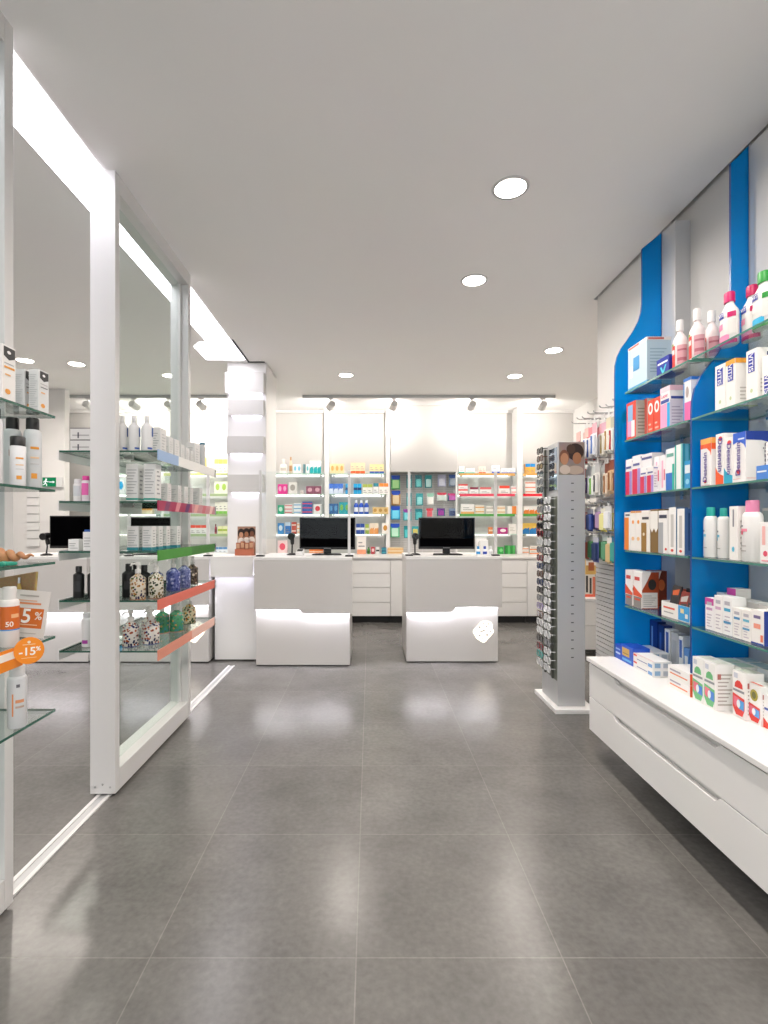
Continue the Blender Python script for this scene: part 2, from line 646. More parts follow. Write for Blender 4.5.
# floating drawer cabinet under the shelves
cab = empty('wall_mounted_cabinet', (1.2, 1.3, 0), 'long white floating drawer cabinet with finger notches under blue shelves', 'cabinet')
mb = MB()
mb.box(0.026, 0.455, -1.2, 1.53, 0.143, 0.513, WHITE)
mb.build('body', cab)
mb = MB()
mb.box(-0.015, 0.458, -1.2, 1.535, 0.518, 0.54, WHITE)
mb.build('countertop', cab, bevel=0.003)
YB = [2.83 - 1.3, 1.49 - 1.3, 0.15 - 1.3]
for i in range(2):
    a, b = YB[i + 1] + 0.0015, YB[i] - 0.0015
    mid = (a + b) / 2
    for (z0, z1) in ((0.145, 0.3225), (0.3265, 0.506)):
        mb = MB()
        n0, n1, dz = mid - 0.36, mid + 0.36, 0.022
        mb.prism([(a, z0), (b, z0), (b, z1), (n1 + 0.03, z1), (n1, z1 - dz), (n0, z1 - dz), (n0 - 0.03, z1), (a, z1)], 'X', 0.0, 0.02, WHITE)
        mb.build('drawer', cab, bevel=0.0015)

# ------------------------------------------------------- left glass partition
mb = MB()
for xa in (-1.268, -1.222):
    mb.box(xa, xa + 0.016, -1.0, 4.62, 0, 0.007, FRAMEW)
mb.box(-1.252, -1.222, -1.0, 4.62, 0, 0.003, SILVER)
tag(mb.build('floor_track'), 'pair of thin white guide rails on the floor under partition', 'floor track')


def partition(ya, yb, label):
    p = empty('glass_partition', (-1.2385, ya, 0), label, 'partition', 'white framed glass partition panels')
    L = yb - ya
    for y0 in (0.0, L - 0.042):
        mb = MB()
        mb.box(-0.0585, 0.0585, y0, y0 + 0.042, 0.014, CZ - 0.014, FRAMEW)
        q = mb.build('post', p, bevel=0.002)
        if y0 == 0.0:
            for bx, bz in ((-0.035, 0.045), (0.0, 0.058), (0.035, 0.045), (-0.02, 2.86), (0.02, 2.86)):
                m2 = MB()
                m2.disc((bx, -0.0012, bz), 0.005, 'Y', STEEL, 10)
                m2.build('screw', q)
    mb = MB()
    mb.box(-0.0585, 0.0585, 0.043, L - 0.043, 0.014, 0.115, FRAMEW)
    mb.build('bottom_rail', p, bevel=0.002)
    mb = MB()
    mb.box(-0.0585, 0.0585, 0.043, L - 0.043, 2.82, CZ - 0.014, FRAMEW)
    mb.build('top_rail', p, bevel=0.002)
    mb = MB()
    mb.box(-0.004, 0.004, 0.043, L - 0.043, 0.1155, 2.8195, PANE)
    mb.build('glass_pane', p)
    for y0 in (0.043, L - 0.065):
        mb = MB()
        mb.box(-0.014, 0.014, y0, y0 + 0.022, 0.1155, 2.8195, FRAMEW)
        mb.build('glazing_bead', p)
    for y0 in (0.2, L - 0.2):
        mb = MB()
        mb.lathe([(0.012, -0.02), (0.012, 0.02)], BLACK, 12)
        w = mb.build('wheel', p, (0, y0, 0.0))
        w.rotation_euler = (0, PI / 2, 0)
        w.location.z = 0.0195
    return p


partition(0.62, 1.712, 'near glass partition panel, its white post cut by the frame edge')
partition(2.395, 3.402, 'white framed glass partition panel carrying coloured shelf strips')

GZ = [1.6125, 1.373, 1.136, 0.903, 0.6645]
STRIPC = [('#9db9df', '#f2f1ee'), ('#a51f4e', '#c98a90'), ('#3f8f2b', '#347a22'), ('#dd6a56', '#dd6a56'), ('#dd8e76', '#e9b9a8')]
SNAME = ['topmost', 'second', 'third', 'fourth', 'lowest']
SCOL = ['blue and white', 'crimson', 'green', 'coral', 'pale salmon']
for k, zs in enumerate(GZ):
    for side in (1, -1):
        mb = MB()
        x0, x1 = (-1.232, -1.003) if side > 0 else (-1.470, -1.245)
        mb.box(x0, x1, 2.445, 3.335, zs - 0.008, zs, GLASS, EDGE)
        o = mb.build('glass_shelf')
        if side > 0:
            tag(o, '%s glass shelf of partition, with %s front strip' % (SNAME[k], SCOL[k]), 'shelf', 'glass shelves on the partition')
        else:
            tag(o, '%s glass shelf on the far side of the glass partition' % SNAME[k], 'shelf', 'glass shelves behind the partition')
        mb = MB()
        if side > 0:
            ca, cb = STRIPC[k]
            ys = 2.43 + (0.93 * (0.28 if k == 0 else 0.5))
            mb.box(-1.002, -0.996, 2.435, ys, zs - 0.045, zs + 0.004, C(ca))
            mb.box(-1.002, -0.996, ys, 3.315, zs - 0.045, zs + 0.004, C(cb))
            if k == 1:
                for j in range(6):
                    yy = 2.5 + j * 0.14
                    mb.poly([(-0.9955, yy, zs - 0.044), (-0.9955, yy + 0.05, zs - 0.044), (-0.9955, yy + 0.09, zs + 0.003), (-0.9955, yy + 0.03, zs + 0.003)], C(['#7a1f5a', '#d98a92', '#5e1a62', '#e3a9a4', '#c7646f', '#efc9c2'][j]))
            m3 = MB()
            m3.box(-1.003, -0.994, 3.316, 3.338, zs - 0.046, zs + 0.005, STEEL)
            m3.build('strip_end_cap', o)
        else:
            mb.box(-1.4765, -1.471, 2.445, 3.335, zs - 0.045, zs + 0.004, FRAMEW)
        mb.build('price_strip', o)
        for yy in (2.6, 3.15):
            m2 = MB()
            if side > 0:
                m2.box(-1.2325, -1.19, yy - 0.008, yy + 0.008, zs - 0.022, zs - 0.0085, STEEL)
            else:
                m2.box(-1.287, -1.2445, yy - 0.008, yy + 0.008, zs - 0.022, zs - 0.0085, STEEL)
            m2.build('bracket', o)
G0 = [1.606, 1.373, 1.144, 0.908, 0.676]
for k, zs in enumerate(G0):
    mb = MB()
    mb.box(-1.232, -1.0, 0.75, 1.643, zs - 0.008, zs, GLASS, EDGE)
    o = mb.build('glass_shelf')
    tag(o, '%s glass shelf of near partition panel, cut by left frame edge' % SNAME[k], 'shelf', 'glass shelves on the near panel')
    for yy in (0.9, 1.5):
        m2 = MB()
        m2.box(-1.2325, -1.19, yy - 0.008, yy + 0.008, zs - 0.022, zs - 0.0085, STEEL)
        m2.build('bracket', o)

# ------------------------------------------------------------- ceiling lights
o = empty('linear_ceiling_light', (-1.36, 2, CZ), 'long luminous strip in the ceiling above the glass partition', 'ceiling light')
mb = MB()
mb.prism([(-0.112, -3.4), (0.113, -3.4), (0.113, 3.16), (-0.27, 3.16), (-0.27, 2.78), (-0.19, 2.68), (-0.112, 2.68)], 'Z', -0.009, -0.002, SLOT, FRAMEW)
mb.build('diffuser', o)


def area(name, loc, rot, size, power, col='#fff5ec', spread=160, shape='DISK', sy=None):
    l = bpy.data.lights.new(name, 'AREA')
    l.shape = shape
    l.size = size
    if sy:
        l.size_y = sy
    l.energy = power
    l.color = lin(col)[:3]
    l.spread = math.radians(spread)
    ob = bpy.data.objects.new(name, l)
    COL.objects.link(ob)
    ob.location = loc
    ob.rotation_euler = rot
    return ob


DL = [(0.69, 2.54, 'nearest recessed round downlight in the ceiling'),
      (0.705, 3.50, 'second nearest downlight, above the aisle'),
      (1.74, 4.90, 'recessed downlight at ceiling right, highest of the far trio'),
      (-0.265, 5.71, 'recessed downlight above the left monitor'),
      (1.61, 5.75, 'recessed downlight above the sunglasses stand side, beyond the track'),
      (-3.47, 5.20, 'downlight seen through glass above black labelled cartons'),
      (-3.02, 5.32, 'downlight partly hidden by the white partition post'),
      (0.69, 1.3, None), (0.69, 0.1, None), (-0.3, 0.1, None), (-2.6, 1.2, None), (-2.6, 3.2, None), (-3.9, 1.2, None), (-3.9, 3.2, None),
      (0.69, -1.2, None)]
DLP = 11.0
for x, y, lb in DL:
    if not lb:
        area('downlight_lamp', (x, y, CZ - 0.004), (0, 0, 0), 0.14, DLP)
        continue
    o = empty('downlight', (x, y, CZ), lb, 'ceiling light', 'recessed ceiling downlights')
    mb = MB()
    mb.lathe([(0.088, -0.006), (0.092, -0.001), (0.076, -0.001), (0.076, -0.006)], FRAMEW, 28, cap=False)
    mb.build('trim_ring', o)
    mb = MB()
    mb.lathe([(0.0755, -0.004), (0.0755, -0.001)], LAMP, 28)
    mb.build('lens', o)
    area('downlight_lamp', (x, y, CZ - 0.012), (0, 0, 0), 0.14, DLP)

# ceiling tracks with adjustable spotlights near the back wall
SPOTP = 33.0


def track(xa, xb, heads, label, group):
    t = empty('ceiling_track', ((xa + xb) / 2, 6.6, CZ), label, 'track', group)
    mb = MB()
    mb.box(-(xb - xa) / 2, (xb - xa) / 2, -0.018, 0.018, -0.036, -0.001, SILVER)
    mb.build('rail', t)
    for i, (hx, ax, lb) in enumerate(heads):
        h = empty('track_spotlight', (hx, 6.6, CZ - 0.037), lb, 'spotlight', group)
        mb = MB()
        mb.box(-0.03, 0.03, -0.016, 0.016, -0.02, -0.001, FRAMEW)
        mb.build('adapter', h)
        mb = MB()
        mb.tube([(0, 0, -0.02), (0, 0, -0.07)], 0.007, FRAMEW)
        mb.build('stem', h)
        d = Vector((ax - hx, 0.9, -0.22)).normalized()
        c = Vector((0, 0, -0.095))
        mb = MB()
        mb.tube([c - d * 0.06, c - d * 0.055, c + d * 0.07], [0.03, 0.042, 0.045], FRAMEW, 16)
        mb.build('head', h)
        mb = MB()
        mb.tube([c + d * 0.0702, c + d * 0.073], 0.038, LAMP, 16)
        mb.build('lens', h)
        l = bpy.data.lights.new('track_spotlight_lamp', 'SPOT')
        l.energy = SPOTP
        l.spot_size = math.radians(165)
        l.spot_blend = 1.0
        l.shadow_soft_size = 0.04
        l.color = lin('#fff8f2')[:3]
        lo = bpy.data.objects.new('track_spotlight_lamp', l)
        COL.objects.link(lo)
        lo.location = Vector((hx, 6.6, CZ - 0.037)) + c + d * 0.085
        lo.rotation_euler = d.to_track_quat('-Z', 'Y').to_euler()


track(-0.86, 2.36, [(X(331, 6.6), -0.9, 'white track spotlight nearest the light column'),
                    (X(394, 6.6), 0.2, 'white track spotlight left of the boxed wall panel'),
                    (X(472, 6.6), 1.25, 'white track spotlight right of the boxed wall panel'),
                    (X(543, 6.6), 2.3, 'white track spotlight nearest the sunglasses stand')],
      'grey ceiling track above the two counters', 'track lighting over the counters')
track(-4.1, -1.62, [(X(88, 6.6), -3.5, 'track spotlight just left of the nearest white partition post'),
                    (X(134, 6.6), -2.8, 'track spotlight above the three white bottles behind glass'),
                    (X(169, 6.6), -2.4, 'track spotlight left of the far partition post'),
                    (X(201, 6.6), -2.0, 'track spotlight between far post and light column')],
      'grey ceiling track seen through the glass partition', 'track lighting beyond the partition')

# daylight from the street side
w = bpy.data.worlds.new('street_daylight')
SC.world = w
w.use_nodes = True
w.node_tree.nodes['Background'].inputs['Color'].default_value = (0.9, 0.95, 1.0, 1)
w.node_tree.nodes['Background'].inputs['Strength'].default_value = 1.2

# ------------------------------------------------------------------- counters


def emblem(parent, cx, y, cz, s):
    """backlit rounded mark pierced by small dark cells"""
    k = s / 400.0
    out = [(330, 190), (380, 175), (480, 180), (530, 203), (550, 250), (546, 305), (580, 370), (555, 420), (460, 520), (425, 570), (380, 590), (320, 562), (240, 505), (215, 450), (184, 400), (185, 350), (240, 290)]

    def q(p):
        return (cx + (p[0] - 380) * k, cz - (p[1] - 380) * k)
    mb = MB()
    mb.prism([q(p) for p in out], 'Y', y - 0.004, y, LOGO)
    e = mb.build('emblem', parent)
    mb = MB()
    for (hx, hy, a, b) in ((378, 215, 22, 17), (478, 228, 15, 24), (433, 282, 20, 19), (305, 292, 24, 26), (215, 365, 17, 22), (515, 375, 17, 25), (305, 450, 24, 20), (448, 440, 24, 24), (365, 515, 22, 11)):
        u = q((hx, hy))
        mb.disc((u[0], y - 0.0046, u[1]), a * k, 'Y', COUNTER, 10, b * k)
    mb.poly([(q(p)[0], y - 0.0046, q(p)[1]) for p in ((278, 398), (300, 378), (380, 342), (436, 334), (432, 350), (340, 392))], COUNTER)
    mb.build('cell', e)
    return e


def counter(x0, x1, yf, zl, zr, stepx, label, logo=False, zt=0.975, depth=0.7, ov=0.06):
    c = empty('service_counter', ((x0 + x1) / 2, yf, 0), label, 'counter', 'white service counters')
    a, b = x0 - (x0 + x1) / 2, x1 - (x0 + x1) / 2
    mb = MB()
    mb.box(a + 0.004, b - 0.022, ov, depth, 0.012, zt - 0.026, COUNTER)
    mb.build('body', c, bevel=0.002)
    mb = MB()
    sx = stepx - (x0 + x1) / 2
    pts = [(a, zt - 0.0255), (a, zl), (sx - 0.02, zl), (sx + 0.02, zr), (b, zr), (b, zt - 0.0255)]
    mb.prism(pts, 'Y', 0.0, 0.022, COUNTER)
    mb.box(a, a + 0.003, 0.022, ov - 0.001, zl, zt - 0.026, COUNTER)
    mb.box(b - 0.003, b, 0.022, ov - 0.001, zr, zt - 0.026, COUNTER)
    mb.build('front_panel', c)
    mb = MB()
    mb.box(a, b, 0.0, depth, zt - 0.025, zt, WHITE)
    mb.build('countertop', c, bevel=0.002)
    mb = MB()
    mb.box(a + 0.01, sx - 0.022, 0.03, 0.06, zl + 0.012, zl + 0.02, LEDW)
    mb.box(sx + 0.022, b - 0.02, 0.03, 0.06, zr + 0.012, zr + 0.02, LEDW)
    mb.build('light_strip', c)
    mb = MB()
    mb.box(a + 0.01, b - 0.03, ov + 0.02, depth - 0.02, 0, 0.0115, DARK)
    mb.build('plinth', c)
    if logo:
        emblem(c, b - (x1 - x0) * 0.18, ov - 0.004, 0.285, 0.19)
    return c


yD, yE = 4.545, 4.67
counter(X(254, yD), X(352, yD), yD, Z(609.8, yD), Z(613.8, yD), X(301, yD), 'white counter under the left monitor, lit along its stepped panel')
counter(X(406.5, yE), X(502, yE), yE, Z(612.5, yE), Z(607.3, yE), X(454, yE), 'white counter under the right monitor, bearing a glowing emblem', True)
counter(-2.29, -1.452, 4.66, 0.49, 0.535, -1.86, 'white counter behind the partition shelves, emblem glowing below strips', True)
counter(-3.43, -2.555, 4.66, 0.47, 0.47, -3.2, 'white counter seen through glass, left of the nearest partition post')
cc = empty('service_counter', (X(231.5, 4.66), 4.66, 0), 'narrow white counter with recessed lit front beside light column', 'counter', 'white service counters')
hw = (X(253.2, 4.66) - X(210, 4.66)) / 2 - 0.003
mb = MB()
mb.box(-hw, hw, 0.14, 0.5, 0.012, 0.945, WHITE)
mb.build('body', cc)
mb = MB()
mb.box(-hw, hw, 0.0, 0.022, 0.792, 0.948, WHITE)
mb.box(-hw, hw, 0.11, 0.139, 0.792, 0.948, WHITE)
mb.build('front_panel', cc)
mb = MB()
mb.box(-hw, hw, 0.0, 0.5, 0.9485, 0.975, WHITE)
mb.build('countertop', cc)
mb = MB()
mb.box(-hw + 0.01, hw - 0.01, 0.04, 0.09, 0.805, 0.813, SOFTLED)
mb.build('light_strip', cc)
mb = MB()
mb.box(-hw + 0.02, hw - 0.02, 0.16, 0.48, 0, 0.0115, DARK)
mb.build('plinth', cc)


def screen(pa, pb, y, ztop, label):
    s = empty('counter_screen', ((pa + pb) / 2, y, 0.976), label, 'screen', 'clear screens on the counters')
    h = ztop - 0.976
    w2 = (pb - pa) / 2
    for sx in (-w2, w2):
        mb = MB()
        mb.box(sx - 0.012, sx + 0.012, -0.012, 0.012, 0.0125, h, FRAMEW)
        q = mb.build('post', s)
        mb = MB()
        mb.box(sx - 0.035, sx + 0.035, -0.03, 0.03, 0.0, 0.012, BLACK)
        mb.build('foot', q, bevel=0.002)
    mb = MB()
    mb.box(-w2 + 0.0125, w2 - 0.0125, -0.002, 0.002, 0.16, h - 0.01, ACRYL)
    mb.build('pane', s)


screen(X(260.5, 4.68), X(350.3, 4.68) - 0.01, 4.68, Z(470.5, 4.68), 'clear screen between white posts in front of left monitor')
screen(X(408, 4.78) + 0.01, X(495.5, 4.78), 4.78, Z(472, 4.78), 'clear screen between white posts in front of right monitor')
screen(-2.2, X(208, 4.72), 4.72, 1.72, 'clear screen on the counter behind partition shelves')


def monitor(x, y, w, h, zc, label, rz=0.0):
    m = empty('monitor', (x, y, 0.976), label, 'monitor', 'black monitors on the counters', rz)
    mb = MB()
    z0 = zc - h / 2 - 0.976
    mb.box(-w / 2, w / 2, -0.018, 0.012, z0, z0 + h, BLACK)
    b = mb.build('bezel', m, bevel=0.004)
    mb = MB()
    mb.box(-w / 2 + 0.012, w / 2 - 0.012, -0.0195, -0.0182, z0 + 0.024, z0 + h - 0.012, SCREEN)
    mb.build('display', b)
    mb = MB()
    for k in range(7):
        mb.box(-0.033 + k * 0.0095, -0.0262 + k * 0.0095, -0.0192, -0.0181, z0 + 0.009, z0 + 0.015, C('#9a9a9c'))
    mb.build('maker_mark', b)
    mb = MB()
    mb.box(-0.035, 0.035, 0.0125, 0.03, 0.012, z0 + h * 0.5, BLACK)
    mb.build('neck', m)
    mb = MB()
    mb.prism([(-0.14, -0.09), (0.14, -0.09), (0.115, 0.09), (-0.115, 0.09)], 'Z', 0.0, 0.011, BLACK)
    mb.build('stand_base', m, bevel=0.003)


monitor(X(327.5, 4.95), 4.95, 0.532, 0.305, Z(533.5, 4.95), 'black monitor on the left counter behind its clear screen')
monitor(X(446.5, 4.95), 4.95, 0.536, 0.30, Z(533.3, 4.95), 'black monitor on the counter with the glowing emblem')
monitor(X(81, 4.95), 4.95, 0.58, 0.31, Z(532, 4.95), 'black monitor half hidden by the nearest partition post')
monitor(X(151, 5.0), 5.0, 0.42, 0.27, 1.20, 'black monitor glimpsed behind the partition shelf of teal-banded boxes')


def scanner(x, y, label):
    s = empty('barcode_scanner', (x, y, 0.976), label, 'scanner', 'black barcode scanners on stands')
    mb = MB()
    mb.lathe([(0.05, 0), (0.052, 0.006), (0.03, 0.016), (0.01, 0.02)], BLACK, 18)
    mb.build('base', s)
    mb = MB()
    mb.tube([(0, 0, 0.02), (0, 0.012, 0.08), (0, 0.006, 0.13)], 0.007, BLACK)
    mb.build('stem', s)
    mb = MB()
    mb.tube([(0, 0.02, 0.10), (0, 0.012, 0.15), (0, -0.004, 0.178)], [0.016, 0.02, 0.022], BLACK, 10)
    mb.tube([(0, 0.03, 0.185), (0, -0.06, 0.175)], [0.028, 0.034], BLACK, 12)
    mb.build('head', s, bevel=0.003)


scanner(X(292, 4.9), 4.9, 'black barcode scanner on stand left of left monitor')
scanner(X(415, 4.9), 4.9, 'black barcode scanner on stand left of right monitor')
scanner(X(46.5, 4.85), 4.85, 'black barcode scanner on stand seen through glass at left')

o = empty('card_reader', (X(300, 4.86), 4.86, 0.976), 'small white card reader beside the left barcode scanner', 'card reader')
mb = MB()
mb.prism([(-0.05, 0), (0.05, 0), (0.05, 0.06), (-0.05, 0.03)], 'X', -0.035, 0.035, WHITE)
mb.build('housing', o, bevel=0.004)
mb = MB()
mb.poly([(-0.026, -0.02, 0.0398), (0.026, -0.02, 0.0398), (0.026, 0.035, 0.0562), (-0.026, 0.035, 0.0562)], BLACK)
mb.build('keypad', o)

# ---------------------------------------------------------- column of light boxes
o = empty('light_column', (-1.265, 5.22, 0), 'tall white display column with glowing ledges beside narrow counter', 'column')
mb = MB()
mb.box(-0.19, 0.205, 0.06, 0.62, 0.0, CZ - 0.003, WHITE)
mb.build('body', o)
for (ya, yb, pj, wl, wr) in ((372, 394, 0.0, -0.20, 0.19), (399, 416, 0.022, -0.175, 0.185), (436, 454.5, 0.004, -0.185, 0.19), (474.5, 493.5, 0.008, -0.175, 0.185)):
    za, zb = Z(ya, 5.22), Z(yb, 5.22)
    mb = MB()
    mb.box(wl, wr, pj, 0.0595, zb + 0.012, za, GREYWHITE)
    q = mb.build('ledge_box', o)
    mb = MB()
    mb.box(wl + 0.04, wr - 0.03, pj + 0.012, 0.055, zb + 0.002, zb + 0.0115, SOFTLED)
    mb.build('light_strip', q)
mb = MB()  # flat dark strips stand in for the shade of the ceiling gap
mb.box(-1.238, -1.222, 4.62, 5.262, CZ - 0.006, CZ - 0.001, DARK)
mb.box(-1.2215, -1.07, 5.24, 5.262, CZ - 0.006, CZ - 0.001, DARK)
tag(mb.build('ceiling_shade_strip'), 'thin dark angled strip painting the shadow gap where light strip meets column', 'painted shade')

# display box of small brown cartons on the narrow counter
o = empty('counter_display', (X(245.5, 4.85), 4.86, 0.976), 'brown cardboard counter display with a group portrait panel', 'display')
mb = MB()
mb.box(-0.085, 0.085, 0.03, 0.036, 0.0, 0.27, C('#a9826a'))
bp = mb.build('backboard', o)
mb = MB()
for (cx, cz, sk) in ((-0.05, 0.19, '#c99473'), (0.0, 0.195, '#a66e4c'), (0.05, 0.20, '#7b4b33')):
    mb.disc((cx, 0.0292, cz + 0.016), 0.034, 'Y', C('#2a1a14'), 18, 0.044)
    mb.disc((cx, 0.0288, cz), 0.02, 'Y', C(sk), 18, 0.027)
    mb.disc((cx, 0.0290, cz - 0.06), 0.03, 'Y', C('#efe6dc'), 18, 0.035)
mb.build('portrait_print', bp)
mb = MB()
mb.box(-0.088, 0.088, -0.055, -0.052, 0.0, 0.06, C('#b5674a'))
mb.box(-0.088, 0.088, -0.052, 0.029, 0.0, 0.003, C('#b5674a'))
mb.build('tray', o)
for k in range(4):
    carton('product_box', 0.036, 0.04, 0.115 + 0.012 * (k % 2), '#a8674a', [('F', 0.1, 0.9, 0.55, 0.9, '#c79a7a'), ('F', 'lines', 0.15, 0.85, 0.1, 0.45, 3, '#5c3422')],
           loc=(X(245.5, 4.85) - 0.062 + k * 0.041, 4.835, 0.98), label='%s small brown box from the left in the counter display' % ORD[k], group='small brown boxes in the counter display')

# small slatted panel on the wall beyond the glass
mb = MB()
mb.box(-4.17, -4.02, 6.29, 6.2985, 1.0, 1.70, GREYPANEL)
k = 1.0
while k < 1.67:
    mb.box(-4.17, -4.02, 6.28, 6.2895, k, k + 0.085, WHITE)
    k += 0.1
tag(mb.build('slatted_wall_panel'), 'small slatted grey panel on the wall left of half hidden monitor', 'wall panel')
# exit sign through the glass
o = empty('exit_sign', (X(49, 6.26), 6.295, Z(487, 6.26)), 'green exit sign with running figure on wall beyond glass', 'sign')
mb = MB()
mb.box(-0.085, 0.155, -0.03, -0.002, 0.0, 0.12, FRAMEW)
hs = mb.build('housing', o)
mb = MB()
mb.box(-0.083, 0.083, -0.033, -0.0305, 0.004, 0.116, emitter('lit_green_sign', '#1f8f5c', 0.6))
pn = mb.build('panel', o)
mb = MB()
wm = emitter('lit_white_sign', '#f2f6f2', 0.9)
mb.disc((-0.035, -0.0345, 0.093), 0.011, 'Y', wm, 12)
for pts in ([(-0.035, 0.082), (-0.045, 0.048)], [(-0.045, 0.05), (-0.028, 0.03), (-0.03, 0.012)], [(-0.045, 0.05), (-0.06, 0.03), (-0.074, 0.026)],
            [(-0.036, 0.078), (-0.056, 0.07), (-0.066, 0.055)], [(-0.036, 0.078), (-0.02, 0.062), (-0.008, 0.068)]):
    mb.tube([(p[0], -0.035, p[1]) for p in pts], 0.005, wm, 6)
mb.poly([(0.0, -0.0345, 0.056), (0.045, -0.0345, 0.056), (0.045, -0.0345, 0.066), (0.0, -0.0345, 0.066)], wm)
mb.poly([(0.045, -0.0345, 0.045), (0.07, -0.0345, 0.061), (0.045, -0.0345, 0.077)], wm)
mb.build('running_figure', pn)
# ------------------------------------------------------------ back cabinets
YC = 6.62


def base_unit(x0, x1, drawers, label):
    u = empty('base_cabinet', ((x0 + x1) / 2, YC, 0), label, 'cabinet', 'white base cabinets along the back wall')
    w2 = (x1 - x0) / 2
    mb = MB()
    mb.box(-w2 + 0.001, w2 - 0.001, 0.021, 0.86, 0.09, 0.828, WHITE)
    mb.build('body', u)
    mb = MB()
    mb.box(-w2 + 0.001, w2 - 0.001, 0.07, 0.84, 0.0, 0.0895, DARK)
    mb.build('plinth', u)
    zs = [0.095, 0.275, 0.46, 0.645, 0.82] if drawers else [0.095, 0.82]
    for a, b in zip(zs[:-1], zs[1:]):
        mb = MB()
        mb.box(-w2 + 0.003, w2 - 0.003, 0.0, 0.02, a, b - 0.008, WHITE)
        mb.build('drawer' if drawers else 'door', u, bevel=0.0015)


for (a, b, d, lb) in ((-1.05, -0.60, 0, 'white cabinet door behind the left counter'), (-0.60, -0.245, 0, 'white cabinet door just left of the drawers between counters'),
                      (-0.245, 0.262, 1, 'white four-drawer cabinet between the two counters'), (0.262, 0.80, 0, 'white cabinet door between drawers and the right counter'),
                      (0.80, 1.45, 0, 'white cabinet hidden behind the right counter'), (1.45, 2.013, 1, 'white four-drawer cabinet right of the emblem counter'),
                      (2.013, 2.48, 0, 'white cabinet door beside the sunglasses stand'), (2.48, 2.94, 0, 'white cabinet door behind the sunglasses stand'),
                      (-1.56, -1.055, 0, 'white cabinet door behind the light column'), (-2.3, -1.565, 1, 'white drawer cabinet behind glass left of light column'),
                      (-3.0, -2.305, 0, 'white cabinet behind glass and the shelf of black bottles'), (-3.9, -3.005, 0, 'white cabinet behind glass left of nearest post')):
    base_unit(a, b, d, lb)
mb = MB()
mb.box(-3.9, 2.945, YC - 0.015, 7.49, 0.829, 0.851, WHITE)
tag(mb.build('worktop', bevel=0.002), 'long white worktop along the back wall under product shelves', 'worktop')

# low cabinet glimpsed between sunglasses stand and slatted panel
o = empty('low_cabinet', (2.42, 5.0, 0), 'low white drawer cabinet between sunglasses stand and slatted panel', 'cabinet')
mb = MB()
mb.box(-0.45, 0.5, 0.021, 0.5, 0.05, 0.528, WHITE)
mb.build('body', o)
mb = MB()
mb.box(-0.46, 0.5, -0.01, 0.5, 0.5285, 0.55, WHITE)
mb.build('countertop', o)
for a, b in ((0.055, 0.285), (0.29, 0.522)):
    mb = MB()
    mb.box(-0.448, 0.498, 0, 0.02, a, b, WHITE)
    mb.build('drawer', o, bevel=0.0015)
carton('shoe_care_box', 0.1, 0.1, 0.22, '#d8d2c6', [('F', 0, 1, 0, 0.12, '#ee6a4e'), ('F', 0.1, 0.3, 0.2, 0.95, '#33302e'), ('F', 0.45, 0.65, 0.15, 0.85, '#45423f'), ('F', 0.75, 1, 0.1, 0.9, '#d4765a')], loc=(X(588, 5.1) + 0.02, 5.15, 0.551),
       label='dark striped box on the low cabinet beside sunglasses stand')
carton('shoe_care_box', 0.1, 0.1, 0.21, '#e2dccf', [('F', 0, 1, 0, 0.14, '#ef7258'), ('F', 0.2, 0.5, 0.2, 0.9, '#55504b'), ('F', 0.6, 0.9, 0.3, 1, '#2e2c2b')], loc=(X(588, 5.1) + 0.128, 5.15, 0.551),
       label='striped box on the low cabinet nearest the slatted panel')
carton('gift_box', 0.16, 0.1, 0.15, '#c9a25a', [('F', 0, 1, 0.6, 1, '#e6e1da'), ('F', 0.15, 0.5, 0.25, 0.8, '#a5572e')], loc=(X(588, 5.1) + 0.06, 5.15, 0.772),
       label='tan and white box on top of striped boxes beside sunglasses stand')

# --------------------------------------------------------- back wall shelving
YS = 7.27
SZB = [1.982, 1.695, 1.414, 1.134]
RN = ['top', 'second', 'third', 'fourth']
BAYS = {'A': (X(262, YS) + 0.0, -0.64, 'by light column', None),
        'B': (-0.572, 0.222, 'behind left monitor', None),
        'C': (1.238, 2.057, 'right of the wire grid', ['#d9a860', '#e0435c', '#4fa048', None]),
        'D': (2.133, 2.94, 'beside sunglasses stand', ['#d9a860', '#ea2336', '#4fa048', None]),
        'L': (-2.895, -1.955, 'left of light column', ['#b4bd84', '#a3b98c', '#9db58a', '#9db58a']),
        'M': (-3.9, -2.955, 'far beyond the partition', [None, None, None, None])}
BAYDESC = {'A': 'bay by light column', 'B': 'bay behind left monitor', 'C': 'bay right of grid', 'D': 'bay beside sunglasses stand',
           'L': 'bay left of light column', 'M': 'bay beyond the partition'}
for key, (xa, xb, ph, strips) in BAYS.items():
    mb = MB()
    mb.box(xa, xb, 7.475, 7.4995, 0.852, 2.04, GREYPANEL)
    struct(mb.build('wall_back_panel'))
    for k, zs in enumerate(SZB):
        mb = MB()
        mb.box(xa + 0.002, xb - 0.002, 7.235, 7.474, zs - 0.009, zs, GLASS, BACKEDGE)
        o = mb.build('glass_shelf')
        tag(o, '%s glass shelf of %s' % (['top', 'second', 'third', 'fourth'][k], BAYDESC[key]), 'shelf', 'glass shelves on the back wall')
        for xx in (xa + 0.06, xb - 0.06):
            m2 = MB()
            m2.box(xx - 0.012, xx + 0.012, 7.30, 7.461, zs - 0.03, zs - 0.0095, STEEL)
            m2.build('bracket', o)
        m2 = MB()
        m2.box(xa + 0.03, xb - 0.03, 7.462, 7.474, zs - 0.0145, zs - 0.0095, ADDEDLED)
        m2.build('light_strip', o)  # added light source, put in to brighten the back bays
        if strips and strips[k]:
            m2 = MB()
            m2.box(xa + 0.01, xb - 0.03, 7.229, 7.2345, zs - 0.034, zs + 0.003, C(strips[k]))
            m2.build('price_strip', o)

